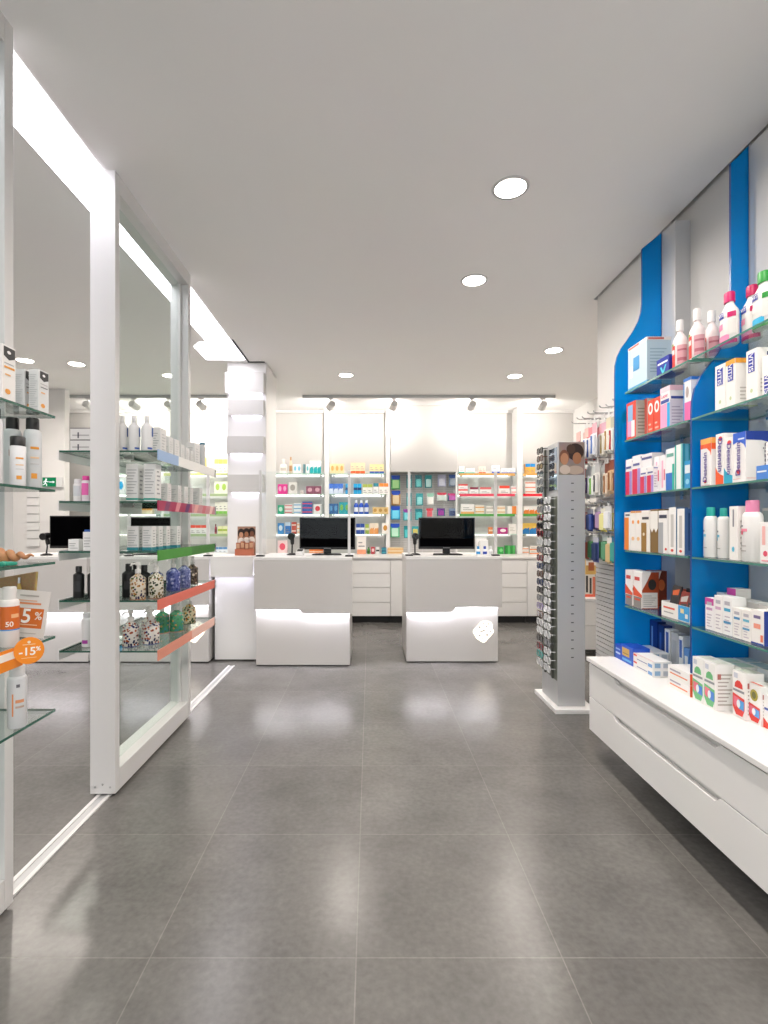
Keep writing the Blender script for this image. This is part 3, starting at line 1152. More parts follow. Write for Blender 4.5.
ROWZ = {1: 1.982, 2: 1.695, 3: 1.414, 4: 1.134, 5: 0.851}
STY = {
    'plain': lambda c: [('F', 'lines', 0.15, 0.85, 0.3, 0.7, 3, c)],
    'top': lambda c: [('F', 0, 1, 0.68, 1, c), ('F', 'lines', 0.15, 0.85, 0.15, 0.5, 2, '#8a8a8a')],
    'bot': lambda c: [('F', 0, 1, 0, 0.25, c), ('F', 'lines', 0.15, 0.85, 0.4, 0.8, 2, '#9a9a9a')],
    'mid': lambda c: [('F', 0, 1, 0.38, 0.62, c)],
    'oval': lambda c: [('F', 'oval', 0.5, 0.55, 0.32, 0.26, c)],
    'half': lambda c: [('F', 0.5, 1, 0, 1, c)],
    'wave': lambda c: [('F', 'poly', [(0, 0), (1, 0), (1, 0.62), (0.7, 0.5), (0.35, 0.55), (0, 0.36)], c)],
}
# bay, row, first column, last column, top line, how many across, layers, style, colour, second colour, look (singular)
STOCK = '''
A 1 279 287 458.5 1 1 jar #f1eee8 #d9d5cc|white round lidded jar
A 1 288.5 292 456.5 1 1 bottle #dccdb4 #b98f62|slim beige bottle
A 1 293 301 464 2 1 oval #f3f3f1 #7cc7de|white and pale blue carton
A 1 303 305 464 1 1 plain #4f7f86 #2f5c63|narrow dark teal carton
A 1 306 309 464 1 1 oval #e9efee #63b9c0|narrow white carton
A 1 309.5 321 460.5 3 1 wave #e8f1f0 #19a9ad|teal topped white carton
A 2 277.5 287 484 2 1 oval #f0379c #f7b4d6|bright pink carton
A 2 288.5 296.5 482 1 1 oval #ece9e4 #a8a29b|white square carton with grey print
A 2 300 303 490 1 1 plain #e8ded8 #b59a92|tiny pale carton
A 2 306 321 486 2 1 oval #8d4560 #d9a9b4|maroon carton
A 3 277.5 283.5 505 1 1 oval #2fae86 #c8ecd9|green carton
A 3 284.5 292 504 1 3 mid #f0eae8 #d94a4a|white carton with red band
A 3 293.5 301 503 1 3 mid #eef2f5 #3aa2d6|white carton with blue band
A 3 302 312 501.5 1 3 mid #2f5fae #e0404d|navy carton with red band
A 3 313.5 321.5 504 1 1 oval #eef0ee #d3343f|white carton with red lips
A 4 277.5 283.5 523 1 1 oval #3f8fd0 #d8e8f4|blue carton
A 4 285 290.5 522 1 1 top #2e74bd #cfe2f2|tall blue carton
A 4 291.5 296 522 1 2 mid #c7503f #f0d9cf|red carton
A 4 296.8 302 523 1 3 mid #f1ebe2 #ee9a3c|white carton with orange band
A 5 277.5 287 540.5 1 1 oval #eed2d2 #e0566c|pale pink carton with red spot
A 5 309 323 549.5 3 1 mid #ea7f3c #f3d9bd|orange carton
B 1 330 344 463.5 3 1 oval #f2d7a4 #e9a45b|pale orange carton
B 1 350.5 365 462.5 3 1 bot #f4d6ae #f0622e|cream carton with orange base
B 1 369.5 384 464 3 1 bot #f1d79b #2f5ca8|cream carton with blue base
B 2 328.5 343 483.5 3 1 wave #3f78dc #dbe6f8|blue and white carton
B 2 345.3 350 483.5 1 1 mid #1da4dd #14508c|narrow cyan carton
B 2 353.5 361.5 483.5 2 1 mid #1ca6e0 #123f78|cyan carton with dark band
B 2 362.6 372.6 484 2 1 top #eff0e8 #a8ba55|white carton with lime top
B 2 373.3 378.5 483 1 1 top #eef1f0 #2b8091|white carton with teal top
B 2 379 388.5 483 2 1 top #f3efea #f0913f|white carton with orange top
B 3 328.5 338 503.5 2 1 oval #1f5f9c #5a9bc8|dark blue pouch carton
B 3 339 349.5 502 2 1 oval #11a3b0 #79b64e|teal pouch carton
B 3 353.5 369 500 3 1 bottle #2254c4 #e9ecf2|blue bottle with white cap
B 3 372.5 388.5 507 3 1 oval #dcbf84 #b98f48|tan carton
B 4 356 364.5 523.5 2 1 mid #2c4fa3 #dfe7ee|blue and white can carton
B 4 365.2 369 524 1 1 mid #9db24b #e4e7c2|lime carton
B 4 369.5 378.5 523 2 1 wave #eee0cc #e29c5a|cream carton with orange wave
B 4 382 388.5 523 1 1 oval #efeae2 #c78e3c|white carton with gold spot
B 5 357 366 536 1 1 bot #f0e8e2 #eda07a|tall white carton with peach base
B 5 367 370 547 1 1 bottle #4d8c46 #2d5c2a|small green bottle
B 5 371 375 547 1 1 oval #b8353f #eecfcf|small red carton
B 5 376 379.5 547 1 1 mid #f0efed #26262a|white carton with black band
B 5 381.5 386.5 547.5 1 2 mid #1a6d86 #4fa8b4|teal carton
B 5 387.5 403.5 547.5 1 2 mid #e3c9a0 #d89c4a|long flat tan carton
C 1 459 464.7 466 1 1 bot #f3f4f2 #27ab98|white carton with teal base
C 1 466 475 468 1 1 bot #f4f4f3 #3fb8a6|wide white carton with teal base
C 1 479 486 466 2 1 bot #f3ddd0 #ee7c5a|white carton with coral base
C 1 492 500 465 1 1 bot #e9eef6 #2b4fb0|white carton with dark blue base
C 1 501.5 516 468 2 1 bot #eff1f5 #5068b8|wide white carton with blue base
C 2 458.5 468 484 1 2 top #f1eceb #e5483f|white carton with red top
C 2 470 478.5 487 1 1 top #ecebea #8c2f45|white carton with maroon top
C 2 480 491.5 487 1 1 top #f0eeec #e0706f|wide white carton with pink top
C 2 499.5 510 485.5 1 1 top #f2eae6 #ec4b37|white carton with scarlet top
C 2 511.5 516.5 486 1 2 mid #f1efed #e8877a|white carton with coral band
C 3 461 474.5 504 1 1 bot #efece8 #e9b06a|wide white carton with orange base
C 3 475.5 484.5 505 1 2 mid #efe6d8 #e3a24e|cream carton with orange band
C 3 486.5 493.5 506 1 2 mid #eee9e2 #a89f92|cream carton with grey band
C 3 497.5 505.5 506 1 2 mid #eee6d6 #d9a25a|cream carton with tan band
C 3 508 516.5 506 1 1 half #f2f0ec #e98a3d|half orange white carton
C 4 489 493 527 2 1 mid #e9894a #f3dcc0|small orange carton
C 4 498.5 508 527.5 1 1 oval #b32a7e #f1ece9|magenta carton with white oval
C 4 509 516.5 523.5 1 1 plain #eeebe4 #b8b2a6|white carton with grey lines
C 5 476 487 536.5 1 1 oval #edeceb #c9c7c6|tall white dispenser carton
C 5 498.5 504 547 1 1 oval #2f9f45 #7ccf82|green carton
C 5 505.5 515.5 545.5 2 1 half #2a8f3d #58b862|tall green carton
D 1 525.5 535.5 463.5 2 1 top #f3b14c #1f86c8|orange carton with blue top
D 2 525.5 536 480.5 1 3 mid #f4f0ec #e98c6c|white carton with coral band
D 3 524 540 506 3 1 wave #f3efe9 #f08a3c|white carton with orange wave
D 4 522.8 536.5 523 2 1 wave #e8bf56 #2a7fc0|yellow carton with blue wave
D 4 537 540.5 524 1 1 mid #c98060 #7a2f3c|brown carton
D 5 519 529 547 1 2 mid #f2ece6 #ee8a3e|white carton with orange band
D 5 530 539 546 1 2 bot #f1e8dd #f0853a|cream carton with orange base
D 5 540 548 548 1 2 mid #eedfd2 #e8743a|peach carton with orange band
L 1 197 205 457 2 1 mid #e8dc7a #9db84b|yellow carton with green band
L 1 214 227 459 3 1 top #eef0dc #c4ce62|cream carton with lime top
L 2 160 168 484 1 1 oval #eef0ee #38b7e2|white carton with cyan spot
L 2 214 227 481 2 1 oval #e8efd9 #a9cf5c|pale green carton
L 3 176 188 505 2 1 half #f0efec #7fb3d4|white and blue carton
L 3 214.5 227 502 3 1 bot #edf0e2 #7dbf53|white carton with green base
L 4 190 206 525 3 1 top #e5e8e4 #e0533d|white carton with red top
L 4 213.5 216 524 1 1 bottle #a04a5a #70303c|small maroon bottle
L 4 217.5 227 526 2 1 mid #dfe6b4 #a4bf4c|lime carton with pale band
L 5 214 227 547 3 1 top #dfe8ef #5a8fc4|pale blue carton
M 2 117 124 478 1 1 oval #eaf2f4 #1fb0ee|white carton with bright blue spot
M 3 140 152 504 2 1 mid #f0e2c4 #e0a24a|cream carton with gold band
'''
POSN = {2: ['left', 'right'], 3: ['left', 'middle', 'right']}
LAYN = {2: ['bottom', 'top'], 3: ['bottom', 'middle', 'top']}


def plural(s):
    w = s.split(' with ')
    w[0] = w[0] + ('es' if w[0].endswith('x') else 's')
    return ' with '.join(w)


for ln in STOCK.strip().splitlines():
    left, look = ln.split('|')
    bay, row, x0, x1, top, n, lay, sty, c1, c2 = left.split()
    row, n, lay = int(row), int(n), int(lay)
    x0, x1, top = float(x0), float(x1), float(top)
    zs = ROWZ[row]
    xa, xb = X(x0, YS), X(x1, YS)
    h = max(0.05, Z(top, YS) - zs - 0.001)
    w = (xb - xa) / n
    where = ('%s shelf of %s' % (RN[row - 1], BAYDESC[bay])) if row < 5 else 'worktop of %s' % BAYDESC[bay]
    for i in range(n):
        for j in range(lay):
            hh = h / lay
            bits = []
            if n > 1 and lay == 1:
                lb = '%s of %d %s, %s' % (POSN[n][i], n, plural(look), where)
            elif lay > 1:
                lb = '%s of %d %s, %s' % (LAYN[lay][j], lay, plural(look), where)
            else:
                lb = '%s on %s' % (look, where)
            lb = lb.replace(' of 2 ', ' of two ').replace(' of 3 ', ' of three ')
            cx = xa + w * (i + 0.5)
            loc = (cx, YS + 0.045 + 0.003 * ((i * 3 + j) % 3), zs + 0.0005 + j * (hh + 0.0003))
            grp = 'goods on the back wall shelves' if bay in 'ABCD' else 'goods on the back shelves beyond the glass'
            if sty == 'bottle':
                bottle('bottle', hh, min(w * 0.46, 0.045), c1, c2, loc, label=lb, group=grp, cap_h=hh * 0.2, cap_r=0.55, prints=[(0.2, 0.6, -60, 60, '#dfe6f2' if c1.startswith('#22') else c2)], seg=14)
            elif sty == 'jar':
                bottle('jar', hh, w * 0.45, c1, c2, loc, label=lb, cat='jar', group=grp, cap_h=hh * 0.35, cap_r=0.5, dome=True, prints=[(0.3, 0.6, -50, 50, '#cfc9bd')])
            else:
                carton('carton', w - 0.003, 0.065, hh - 0.001, c1, STY[sty](c2), loc=loc, label=lb, group=grp, bevel=0)

# white device and small bottles next to the right monitor, on the counter
o = empty('payment_terminal', (X(482, 4.98) + 0.02, 4.98, 0.976), 'white upright terminal on counter right of the right monitor', 'terminal')
mb = MB()
mb.prism([(-0.03, 0), (0.05, 0), (0.03, 0.14), (0.0, 0.14)], 'X', -0.04, 0.04, WHITE)
mb.build('housing', o, bevel=0.006)
for k, (px, col, lk) in enumerate(((478, '#2c8fd0', 'blue'), (484.5, '#2a46a8', 'dark blue'), (490.5, '#d8dadb', 'white'))):
    bottle('sanitiser_bottle', 0.085, 0.02, '#eef1f3', col, (X(px, 4.86), 4.85, 0.976), label='small white bottle with %s cap right of the right monitor' % lk, group='small bottles on the right counter', cap_h=0.025,
           prints=[(0.2, 0.6, -70, 70, col)], seg=14)

# ---------------------------------------------------- wire grid and hanging packs
YG = 7.36
o = empty('wire_grid', (0.745, YG, 1.44), 'white wire display grid on the back wall behind right monitor', 'display grid')
mb = MB()
x0, x1 = 0.285 - 0.745, 1.205 - 0.745
z0, z1 = 0.86 - 1.44, 1.99 - 1.44
for xx in (x0 + 0.004, x0 + 0.155, x0 + 0.31, x0 + 0.46, x0 + 0.615, x0 + 0.77, x1 - 0.004):
    mb.tube([(xx, 0.006, z0), (xx, 0.006, z1)], 0.004, FRAMEW, 6)
mb.build('upright_wires', o)
mb = MB()
k = z0
while k < z1:
    mb.tube([(x0, 0, k), (x1, 0, k)], 0.0032, FRAMEW, 6)
    k += 0.033
mb.build('cross_wires', o)
mb = MB()
mb.box(0.285, 1.205, 7.45, 7.499, 0.852, 1.996, GREYPANEL)
struct(mb.build('wall_back_panel'))


def hanging_pack(x, ztop, w, h, y, card, cap, blob, label, rz=0.0, name='hanging_pack', cat='hanging pack', group=None, cap_share=0.3, arch=True, item=None, drop=0.0):
    """card with coloured header and a raised blister"""
    mb = MB()
    mb.box(-w / 2, w / 2, -0.001, 0.001, -h, -0.004, C(card))
    if arch:
        pts = [(-w / 2 + 0.001, -0.0045), (w / 2 - 0.001, -0.0045), (w / 2 - 0.001, -h * cap_share * 0.7)] + [(w / 2 * math.cos(a) * 0.98, -h * cap_share * (0.7 + 0.45 * math.sin(a))) for a in (PI * 0.2, PI * 0.35, PI * 0.5, PI * 0.65, PI * 0.8)] + [(-w / 2 + 0.001, -h * cap_share * 0.7)]
        mb.poly([(p[0], -0.0016, p[1]) for p in pts], C(cap))
    else:
        mb.poly([(-w / 2 + 0.001, -0.0016, -0.0045), (w / 2 - 0.001, -0.0016, -0.0045), (w / 2 - 0.001, -0.0016, -h * cap_share), (-w / 2 + 0.001, -0.0016, -h * cap_share)], C(cap))
    if drop:
        mb.box(-0.011, 0.011, -0.0008, 0.0008, -0.0045, drop - 0.001, C('#e6e6e4'))
    o = mb.build(name, None, (x, y, ztop - drop), rz)
    tag(o, label, cat, group)
    mb = MB()
    bw, bt, bb = w * 0.36, -h * (cap_share + 0.06), -h * 0.93
    mb.prism([(-bw, bb), (bw, bb), (bw, bt), (bw * 0.6, bt + h * 0.03), (-bw * 0.6, bt + h * 0.03), (-bw, bt)], 'Y', -0.02, -0.002, C(blob))
    mb.build('blister', o, bevel=0.004)
    if item:
        mb = MB()
        mb.tube([(0, -0.022, bb + 0.01), (0.001, -0.022, (bb + bt) / 2), (0, -0.0215, bt - 0.01)], [w * 0.10, w * 0.08, w * 0.05], C(item), 6)
        mb.box(-w * 0.09, w * 0.09, -0.0265, -0.021, bt - 0.035, bt - 0.006, C(item))
        mb.build('brush', o)
    return o


PK = [
    (391.3, 400, 475, 489.3, '#4aa86a', '#1748b8', '#9fd08c', 'green pack with blue top, highest in column left of wire grid'),
    (391.5, 400.3, 490.3, 505, '#b0854c', '#1648b4', '#d8c49c', 'tan pack with blue top, second in column left of wire grid'),
    (391, 400, 505.8, 519.5, '#18a8dc', '#1546b4', '#6fd2ee', 'cyan pack with blue top, third in column left of wire grid'),
    (390.5, 399.6, 523.3, 537.3, '#58b884', '#1445b4', '#b9e3cb', 'green pack with blue top, lowest in column left of wire grid'),
    (406.5, 411.8, 474.5, 488, '#0f8f97', '#16727e', '#58c2c2', 'teal pack half behind the screen post, top row of wire grid'),
    (415.2, 422, 474.8, 487.5, '#10939c', '#0f7f8a', '#66c7c6', 'teal pack right of the screen post, top row of wire grid'),
    (425, 431.8, 474.8, 487.8, '#12979e', '#2aa4a6', '#bfe4e2', 'teal pack with pale centre, top row of wire grid'),
    (437.8, 446, 474.3, 486.5, '#b7b8d6', '#c9c9de', '#d6d6e6', 'pale lilac pack, top row of wire grid'),
    (449, 457.2, 474.3, 486.3, '#8ba3c0', '#1f55a8', '#a9b5c4', 'grey blue pack with dark blue top, top row of wire grid'),
    (406.5, 411.6, 492.5, 506, '#11929a', '#0f7c88', '#59c0c2', 'teal pack half behind the screen post, second row of wire grid'),
    (416, 423, 493, 505.5, '#10979e', '#2e9aa0', '#8bd3d2', 'teal pack right of the screen post, second row of wire grid'),
    (427, 434, 493, 505, '#e5e6e3', '#9ed0ba', '#f3efe9', 'white pack with pale green top, second row of wire grid'),
    (437, 446.6, 492.3, 501, '#dfe2df', '#cf3f56', '#cdd9d2', 'white pack with red top, second row of wire grid'),
    (447.8, 457, 493, 500.8, '#34667c', '#c22f79', '#b85aa8', 'dark teal pack with magenta top, second row of wire grid'),
    (403.3, 411.5, 508.7, 520.5, '#27a6ac', '#8a3a9a', '#7fd3dd', 'teal pack with purple top crossing the screen post'),
    (415.2, 422.5, 508.5, 520, '#1297a0', '#11848e', '#4db9bc', 'teal pack right of the screen post, third row of wire grid'),
    (426, 433.2, 508, 517.3, '#cfd2d4', '#d13a4a', '#d8606c', 'white pack with red top, third row of wire grid'),
    (437, 445, 508, 516, '#1f6f86', '#6a2f8e', '#a03fa0', 'purple and teal pack, third row of wire grid'),
    (449, 457, 508, 516, '#6d86aa', '#8799b4', '#3c4c78', 'slate blue pack, third row of wire grid'),
    (404, 410.5, 525.5, 538, '#1399a2', '#11808a', '#52bcc0', 'teal pack half behind the screen post, lowest row of wire grid'),
    (412, 418.6, 526, 535, '#119aa8', '#19a3b0', '#d6c65a', 'teal pack just left of the right monitor, lowest row'),
]
for (a, b, ya, yb, card, cap, blob, lb) in PK:
    xx = X((a + b) / 2, 7.33)
    zt = Z(ya, 7.33)
    hanging_pack(xx, zt, X(b, 7.33) - X(a, 7.33), zt - Z(yb, 7.33), 7.338, card, cap, blob, lb, group='packs hung on the wire grid')
    mb = MB()
    mb.tube([(xx, 7.30, zt + 0.004), (xx, 7.355, zt + 0.002)], 0.003, STEEL, 6)
    tag(mb.build('wire_hook'), 'wire hook holding ' + lb, 'hook', 'wire hooks on the grid')

# ------------------------------------------------------------- sunglasses stand
o = empty('sunglasses_stand', (1.36, 3.66, 0), 'tall silver sunglasses stand with photo panel beside slatted wall', 'display stand')
mb = MB()
mb.box(-0.125, 0.15, -0.22, 0.22, 0.0, 0.03, WHITE)
mb.build('base', o, bevel=0.003)
mb = MB()
mb.box(-0.088, 0.098, -0.158, 0.16, 0.031, 1.825, SILVER)
cb = mb.build('column', o, bevel=0.003)
mb = MB()
mb.poly([(-0.08, -0.1592, 1.60), (0.092, -0.1592, 1.60), (0.092, -0.1592, 1.82), (-0.08, -0.1592, 1.82)], principled('printed_photo_ground', '#a8978a', 0.4, noise=0.5, nscale=14))
for n_, (dx, dz, r, rz_, col) in enumerate(((0.03, 1.755, 0.058, 0.058, '#33221b'), (-0.045, 1.72, 0.034, 0.05, '#7a4f3a'), (-0.043, 1.708, 0.027, 0.04, '#b98563'), (0.042, 1.712, 0.03, 0.04, '#a3704f'), (0.0, 1.775, 0.03, 0.032, '#4a3226'), (0.03, 1.632, 0.055, 0.03, '#b9a594'), (-0.04, 1.635, 0.036, 0.032, '#cdbdae'))):
    mb.disc((dx, -0.1594 - 0.0001 * n_, dz), r, 'Y', C(col), 20, rz_)
mb.build('photo_print', cb)
mb = MB()
for k in range(24):
    zz = 0.36 + k * 0.059
    if zz < 1.55:
        mb.box(0.002, 0.02, -0.1588, -0.1575, zz, zz + 0.006, DARK)
mb.build('slot', cb)
mb = MB()
mb.box(-0.0915, -0.0885, -0.145, 0.005, 1.50, 1.79, principled('mirror_glass', '#9fb0c4', 0.06, 0.9))
mb.build('mirror', o)
mb = MB()
mb.box(-0.0905, -0.0885, -0.15, 0.155, 0.2, 1.455, C('#70756a'))
for yy in (-0.075, 0.075):
    mb.box(-0.1, -0.0905, yy - 0.012, yy + 0.012, 0.2, 1.455 if yy < 0 else 1.455, C('#4c5048'))
mb.box(-0.1, -0.0905, 0.063, 0.087, 1.455, 1.80, C('#4c5048'))
mb.build('glasses_rail', o)


def sunglasses(frame, lens, temple):
    def ring(cx, m, r):
        pts = []
        for k in range(15):
            a = 2 * PI * k / 14
            pts.append((cx + 0.029 * math.copysign(abs(math.cos(a)) ** 0.8, math.cos(a)), -0.004, 0.022 * math.copysign(abs(math.sin(a)) ** 0.8, math.sin(a))))
        m.tube(pts, r, frame, 6)
    mb = MB()
    ring(-0.034, mb, 0.0032)
    ring(0.034, mb, 0.0032)
    mb.tube([(-0.008, -0.004, 0.008), (0, -0.006, 0.011), (0.008, -0.004, 0.008)], 0.003, frame, 6)
    g = mb.build('sunglasses')
    for s in (-1, 1):
        mb = MB()
        mb.lathe([(0.0265, -0.0006), (0.0265, 0.0006)], lens, 18, 0.75)
        l = mb.build('lens', g, (s * 0.034, -0.004, 0))
        l.rotation_euler = (PI / 2, 0, 0)
        mb = MB()
        mb.tube([(s * 0.063, -0.003, 0.008), (s * 0.0655, 0.008, 0.009), (s * 0.064, 0.03, 0.008)], [0.003, 0.003, 0.0022], temple, 6)
        mb.build('temple', g)
    return g


KIND = [('black', '#161617', '#2a2c2e'), ('tortoiseshell brown', '#5a3a2a', '#4a3a30'), ('clear framed', '#d6d6d8', '#c8cccc'), ('dark red', '#7c2330', '#4a2a2e'),
        ('navy', '#27365e', '#3a4458'), ('teal', '#1d8a84', '#5a8a86'), ('lilac', '#8d7fa8', '#8a8494'), ('grey', '#6c6e70', '#7c8084'), ('white', '#ececec', '#9a9c9e')]
PROTO = {}
for nm, fc, lc in KIND:
    PROTO[nm] = (principled('frame_' + nm.replace(' ', '_'), fc, 0.25), principled('lens_' + nm.replace(' ', '_'), lc, 0.08, 0.0, 0.8))
first = {}


def put_glasses(nm, y, z, label):
    if nm not in first:
        g = first[nm] = sunglasses(PROTO[nm][0], PROTO[nm][1], PROTO[nm][0])
    else:
        g = copy_tree(first[nm])
    g.location = (1.232, y, z)
    g.rotation_euler = (0, 0, -PI / 2)
    tag(g, label, 'sunglasses', 'sunglasses on the stand')


rows_top = ['black', 'tortoiseshell brown', 'black', 'black', 'grey', 'black']
for k, nm in enumerate(rows_top):
    put_glasses(nm, 3.737, 1.795 - k * 0.056, '%s sunglasses, %s row from top of the stand beside its mirror' % (nm, ORD[k]))
far = ['black', 'grey', 'dark red', 'black', 'dark red', 'clear framed', 'grey', 'dark red', 'navy', 'tortoiseshell brown', 'navy', 'black', 'grey', 'lilac', 'tortoiseshell brown', 'white', 'clear framed', 'black', 'dark red', 'teal', 'clear framed', 'lilac', 'white']
near = ['clear framed', 'white', 'clear framed', 'clear framed', 'grey', 'clear framed', 'white', 'clear framed', 'grey', 'clear framed', 'white', 'clear framed', 'clear framed', 'white', 'clear framed', 'clear framed', 'clear framed', 'grey', 'clear framed', 'clear framed', 'clear framed', 'white', 'clear framed']
ORD += ['twenty-first', 'twenty-second', 'twenty-third', 'twenty-fourth']
for k in range(21):
    z = 1.43 - k * 0.058
    put_glasses(far[k], 3.737, z, '%s sunglasses, far column of the stand, %s row below the mirror' % (far[k], ORD[k]))
    put_glasses(near[k], 3.583, z, '%s sunglasses, near column of the stand, %s row below the mirror' % (near[k], ORD[k]))
# ------------------------------------------------- hooks and packs on the slatted wall
HX = 1.490                     # tips of the hooks
PR = [
    # hook height, pack top, [ (Y, length, width, card, cap, blister, brush, look) ... ]
    (1.995, 0.235, 0.072, [('#b03a3a', '#e2b8b0', '#e9ded8', '#a2323a', 'dark red toothbrush pack'), ('#c94440', '#efc5bb', '#eef0f2', '#2e56b0', 'red toothbrush pack with blue brush'),
                    ('#d8d4d6', '#d88088', '#e8e6e8', '#33559c', 'pink topped toothbrush pack with blue brush'), ('#dfe1e2', '#e2a9b4', '#e9ebee', '#5d7fc0', 'pale pink topped toothbrush pack'),
                    ('#d9d6cf', '#dcaec0', '#e6e2d8', '#8b7a4a', 'pale toothbrush pack with tan brush'), ('#e2dfd2', '#d9cfb4', '#efece2', '#b58c50', 'cream toothbrush pack with tan brush'),
                    ('#e4e7dd', '#b9b8a2', '#eef1e8', '#b52a30', 'pale toothbrush pack with red brush'), ('#dfe6df', '#d5852f', '#e6efe9', '#1b8a4a', 'orange topped pack with green brush')]),
    (1.69, 0.215, 0.07, [('#d4303e', '#df4a55', '#7b86cf', '#2a68c0', 'bright red pack with blue brush'), ('#e5e8e4', '#b8c4c8', '#eef2ee', '#7fb04a', 'pale pack with lime brush'),
                    ('#e4e6e8', '#cdd3d8', '#eef0f2', '#5a3f7a', 'pale pack with purple brush'), ('#e8eae6', '#d0d4d2', '#f0f2ee', '#6cae3c', 'white pack with leaf green brush'),
                    ('#dcdad4', '#bfc0c0', '#e6e4de', '#4a4a4e', 'pale pack with charcoal brush'), ('#d8c6b2', '#7a4636', '#e2cfba', '#9a6a40', 'brown topped tan pack'), ('#c9a57c', '#8a4a34', '#d9b68c', '#8a5a32', 'tan pack with maroon top'),
                    ('#c29668', '#6a3a2c', '#d2a878', '#7a4a2a', 'dark tan pack')]),
    (1.395, 0.155, 0.085, [('#4fb3c4', '#8fd0d8', '#bfe4e6', None, 'turquoise pouch pack'), ('#e0656a', '#e8e4e0', '#ecc0bc', None, 'coral and white pack'), ('#2f4a9a', '#c8cad8', '#5a70b4', None, 'navy blue pack'),
                    ('#7a4a8a', '#d9d6dc', '#c0a0c4', None, 'purple and white pack'), ('#e3d65a', '#e9e6d8', '#efe9a0', None, 'yellow pack'), ('#e9e9e6', '#d8d8d6', '#f2f2f0', None, 'clear white pack'), ('#dfe2e4', '#c4c8ca', '#eaecee', None, 'pale grey pack')]),
    (1.205, 0.17, 0.085, [('#eceef2', '#e4e6ec', '#4058b8', None, 'white pack with small blue prints'), ('#d9dcc8', '#e6e4da', '#d86a50', None, 'pale green pack with red print'), ('#cfd8cc', '#dfe2dc', '#4a8a5a', None, 'pale pack with green bottles'),
                    ('#5a62a0', '#d5d6e0', '#2f3f6a', None, 'slate blue pack'), ('#3a7a52', '#c9d2cc', '#62a078', None, 'dark green pack'), ('#dcc8a0', '#eeeae2', '#d5b983', None, 'tan based white carton pack'), ('#1f8a7a', '#2a6a8a', '#3aa090', None, 'green pack beyond the blue fin')]),
]
YH = [3.745, 3.655, 3.565, 3.475, 3.385, 3.295, 3.205, 3.115]
RWN = ['top', 'second', 'third', 'lowest']
for r, (zh, ph, pw, items) in enumerate(PR):
    for k, (card, cap, blob, br, lk) in enumerate(items):
        y = YH[k] - (0.02 if r > 1 else 0)
        zz = zh + (0.012 if (k + r) % 2 else 0)
        mb = MB()
        mb.tube([(1.6595, y, zz), (HX - 0.012, y, zz), (HX - 0.024, y, zz + 0.006), (HX - 0.028, y, zz + 0.014)], 0.0036, STEEL, 6)
        mb.box(1.652, 1.6597, y - 0.014, y + 0.014, zz - 0.014, zz + 0.014, FRAMEW)
        tag(mb.build('display_hook'), 'wire hook %s from the far end, %s row of slatted panel' % (ORD[k], RWN[r]), 'hook', 'wire hooks on the slatted panel')
        px = HX + (0.02 if r != 1 else 0.0) + 0.012 * ((k * 5 + r) % 3)
        hanging_pack(px, zz - 0.0035, pw, ph, y, card, cap, blob, '%s, %s from far end, %s row on slatted panel' % (lk, ORD[k], RWN[r]), rz=-PI / 2,
                     name='hanging_pack', cat='hanging pack', group='packs hung on the slatted panel', cap_share=0.3 if br else 0.22, arch=False, item=br, drop=(0.055, 0.03, 0.02, 0.02)[r])
        if r < 2 or k % 2 == 0:   # the pack hung behind it on the same hook
            hanging_pack(px + 0.05, zz - 0.0035, pw, ph, y, card, cap, blob, 'second %s on its hook, %s from far end, %s row' % (lk.split(' with ')[0], ORD[k], RWN[r]), rz=-PI / 2,
                         name='hanging_pack', cat='hanging pack', group='packs hung on the slatted panel', cap_share=0.3 if br else 0.22, arch=False, item=None, drop=(0.055, 0.03, 0.02, 0.02)[r])

# --------------------------------------------------------- goods on the blue wall unit
NEG = -PI / 2
RG = 'goods on the blue wall unit'


def RY(px, xf):
    return xf * F / (px - 370.0)


def rbox(pa, pb, zs, h, d, base, bands, texts, label, xf=1.372, name='carton', gap=0.0015):
    ya, yb = RY(pa, xf), RY(pb, xf)
    w = ya - yb - gap
    return carton(name, w, d, h, base, bands, texts, (xf + d / 2, (ya + yb) / 2, zs + 0.0008), NEG, label, 'carton', RG)


def rbottle(pc, zs, xc, h, r, body, cap, label, **kw):
    return bottle(kw.pop('name', 'bottle'), h, r, body, cap, (xc, RY(pc, xc), zs + 0.0008), NEG, label, 'bottle', RG, **kw)


S1, S2, S3, S4, S5 = SHZ
TOPZ = 0.54
# --- top shelf, far bay
rbox(628, 647, S1, 0.235, 0.12, '#c4dbe6', [('FR', 0, 1, 0, 0.09, '#3f9fce'), ('FR', 0, 1, 0.93, 1, '#f0ece8'), ('F', 0.3, 0.62, 0.42, 0.72, '#4c9ad2'), ('F', 0.05, 0.6, 0.945, 0.985, '#d8564a'),
     ('F', 0.12, 0.28, 0.3, 0.55, '#eef4f6'), ('R', 'lines', 0.12, 0.9, 0.25, 0.8, 8, '#9dbccb'), ('R', 0.05, 0.7, 0.945, 0.985, '#c9685c')], [], 'large pale blue device carton at far end of the topmost shelf')
rbox(656.5, 669, S1, 0.085, 0.07, '#182f9c', [('F', 0.1, 0.9, 0.66, 0.76, '#eef2f8'), ('F', 'poly', [(0.3, 0.5), (0.42, 0.5), (0.54, 0.26), (0.72, 0.55), (0.82, 0.55), (0.6, 0.12), (0.48, 0.12)], '#4fd0e0')], [],
     'small dark blue carton with turquoise tick on the topmost shelf', xf=1.37)
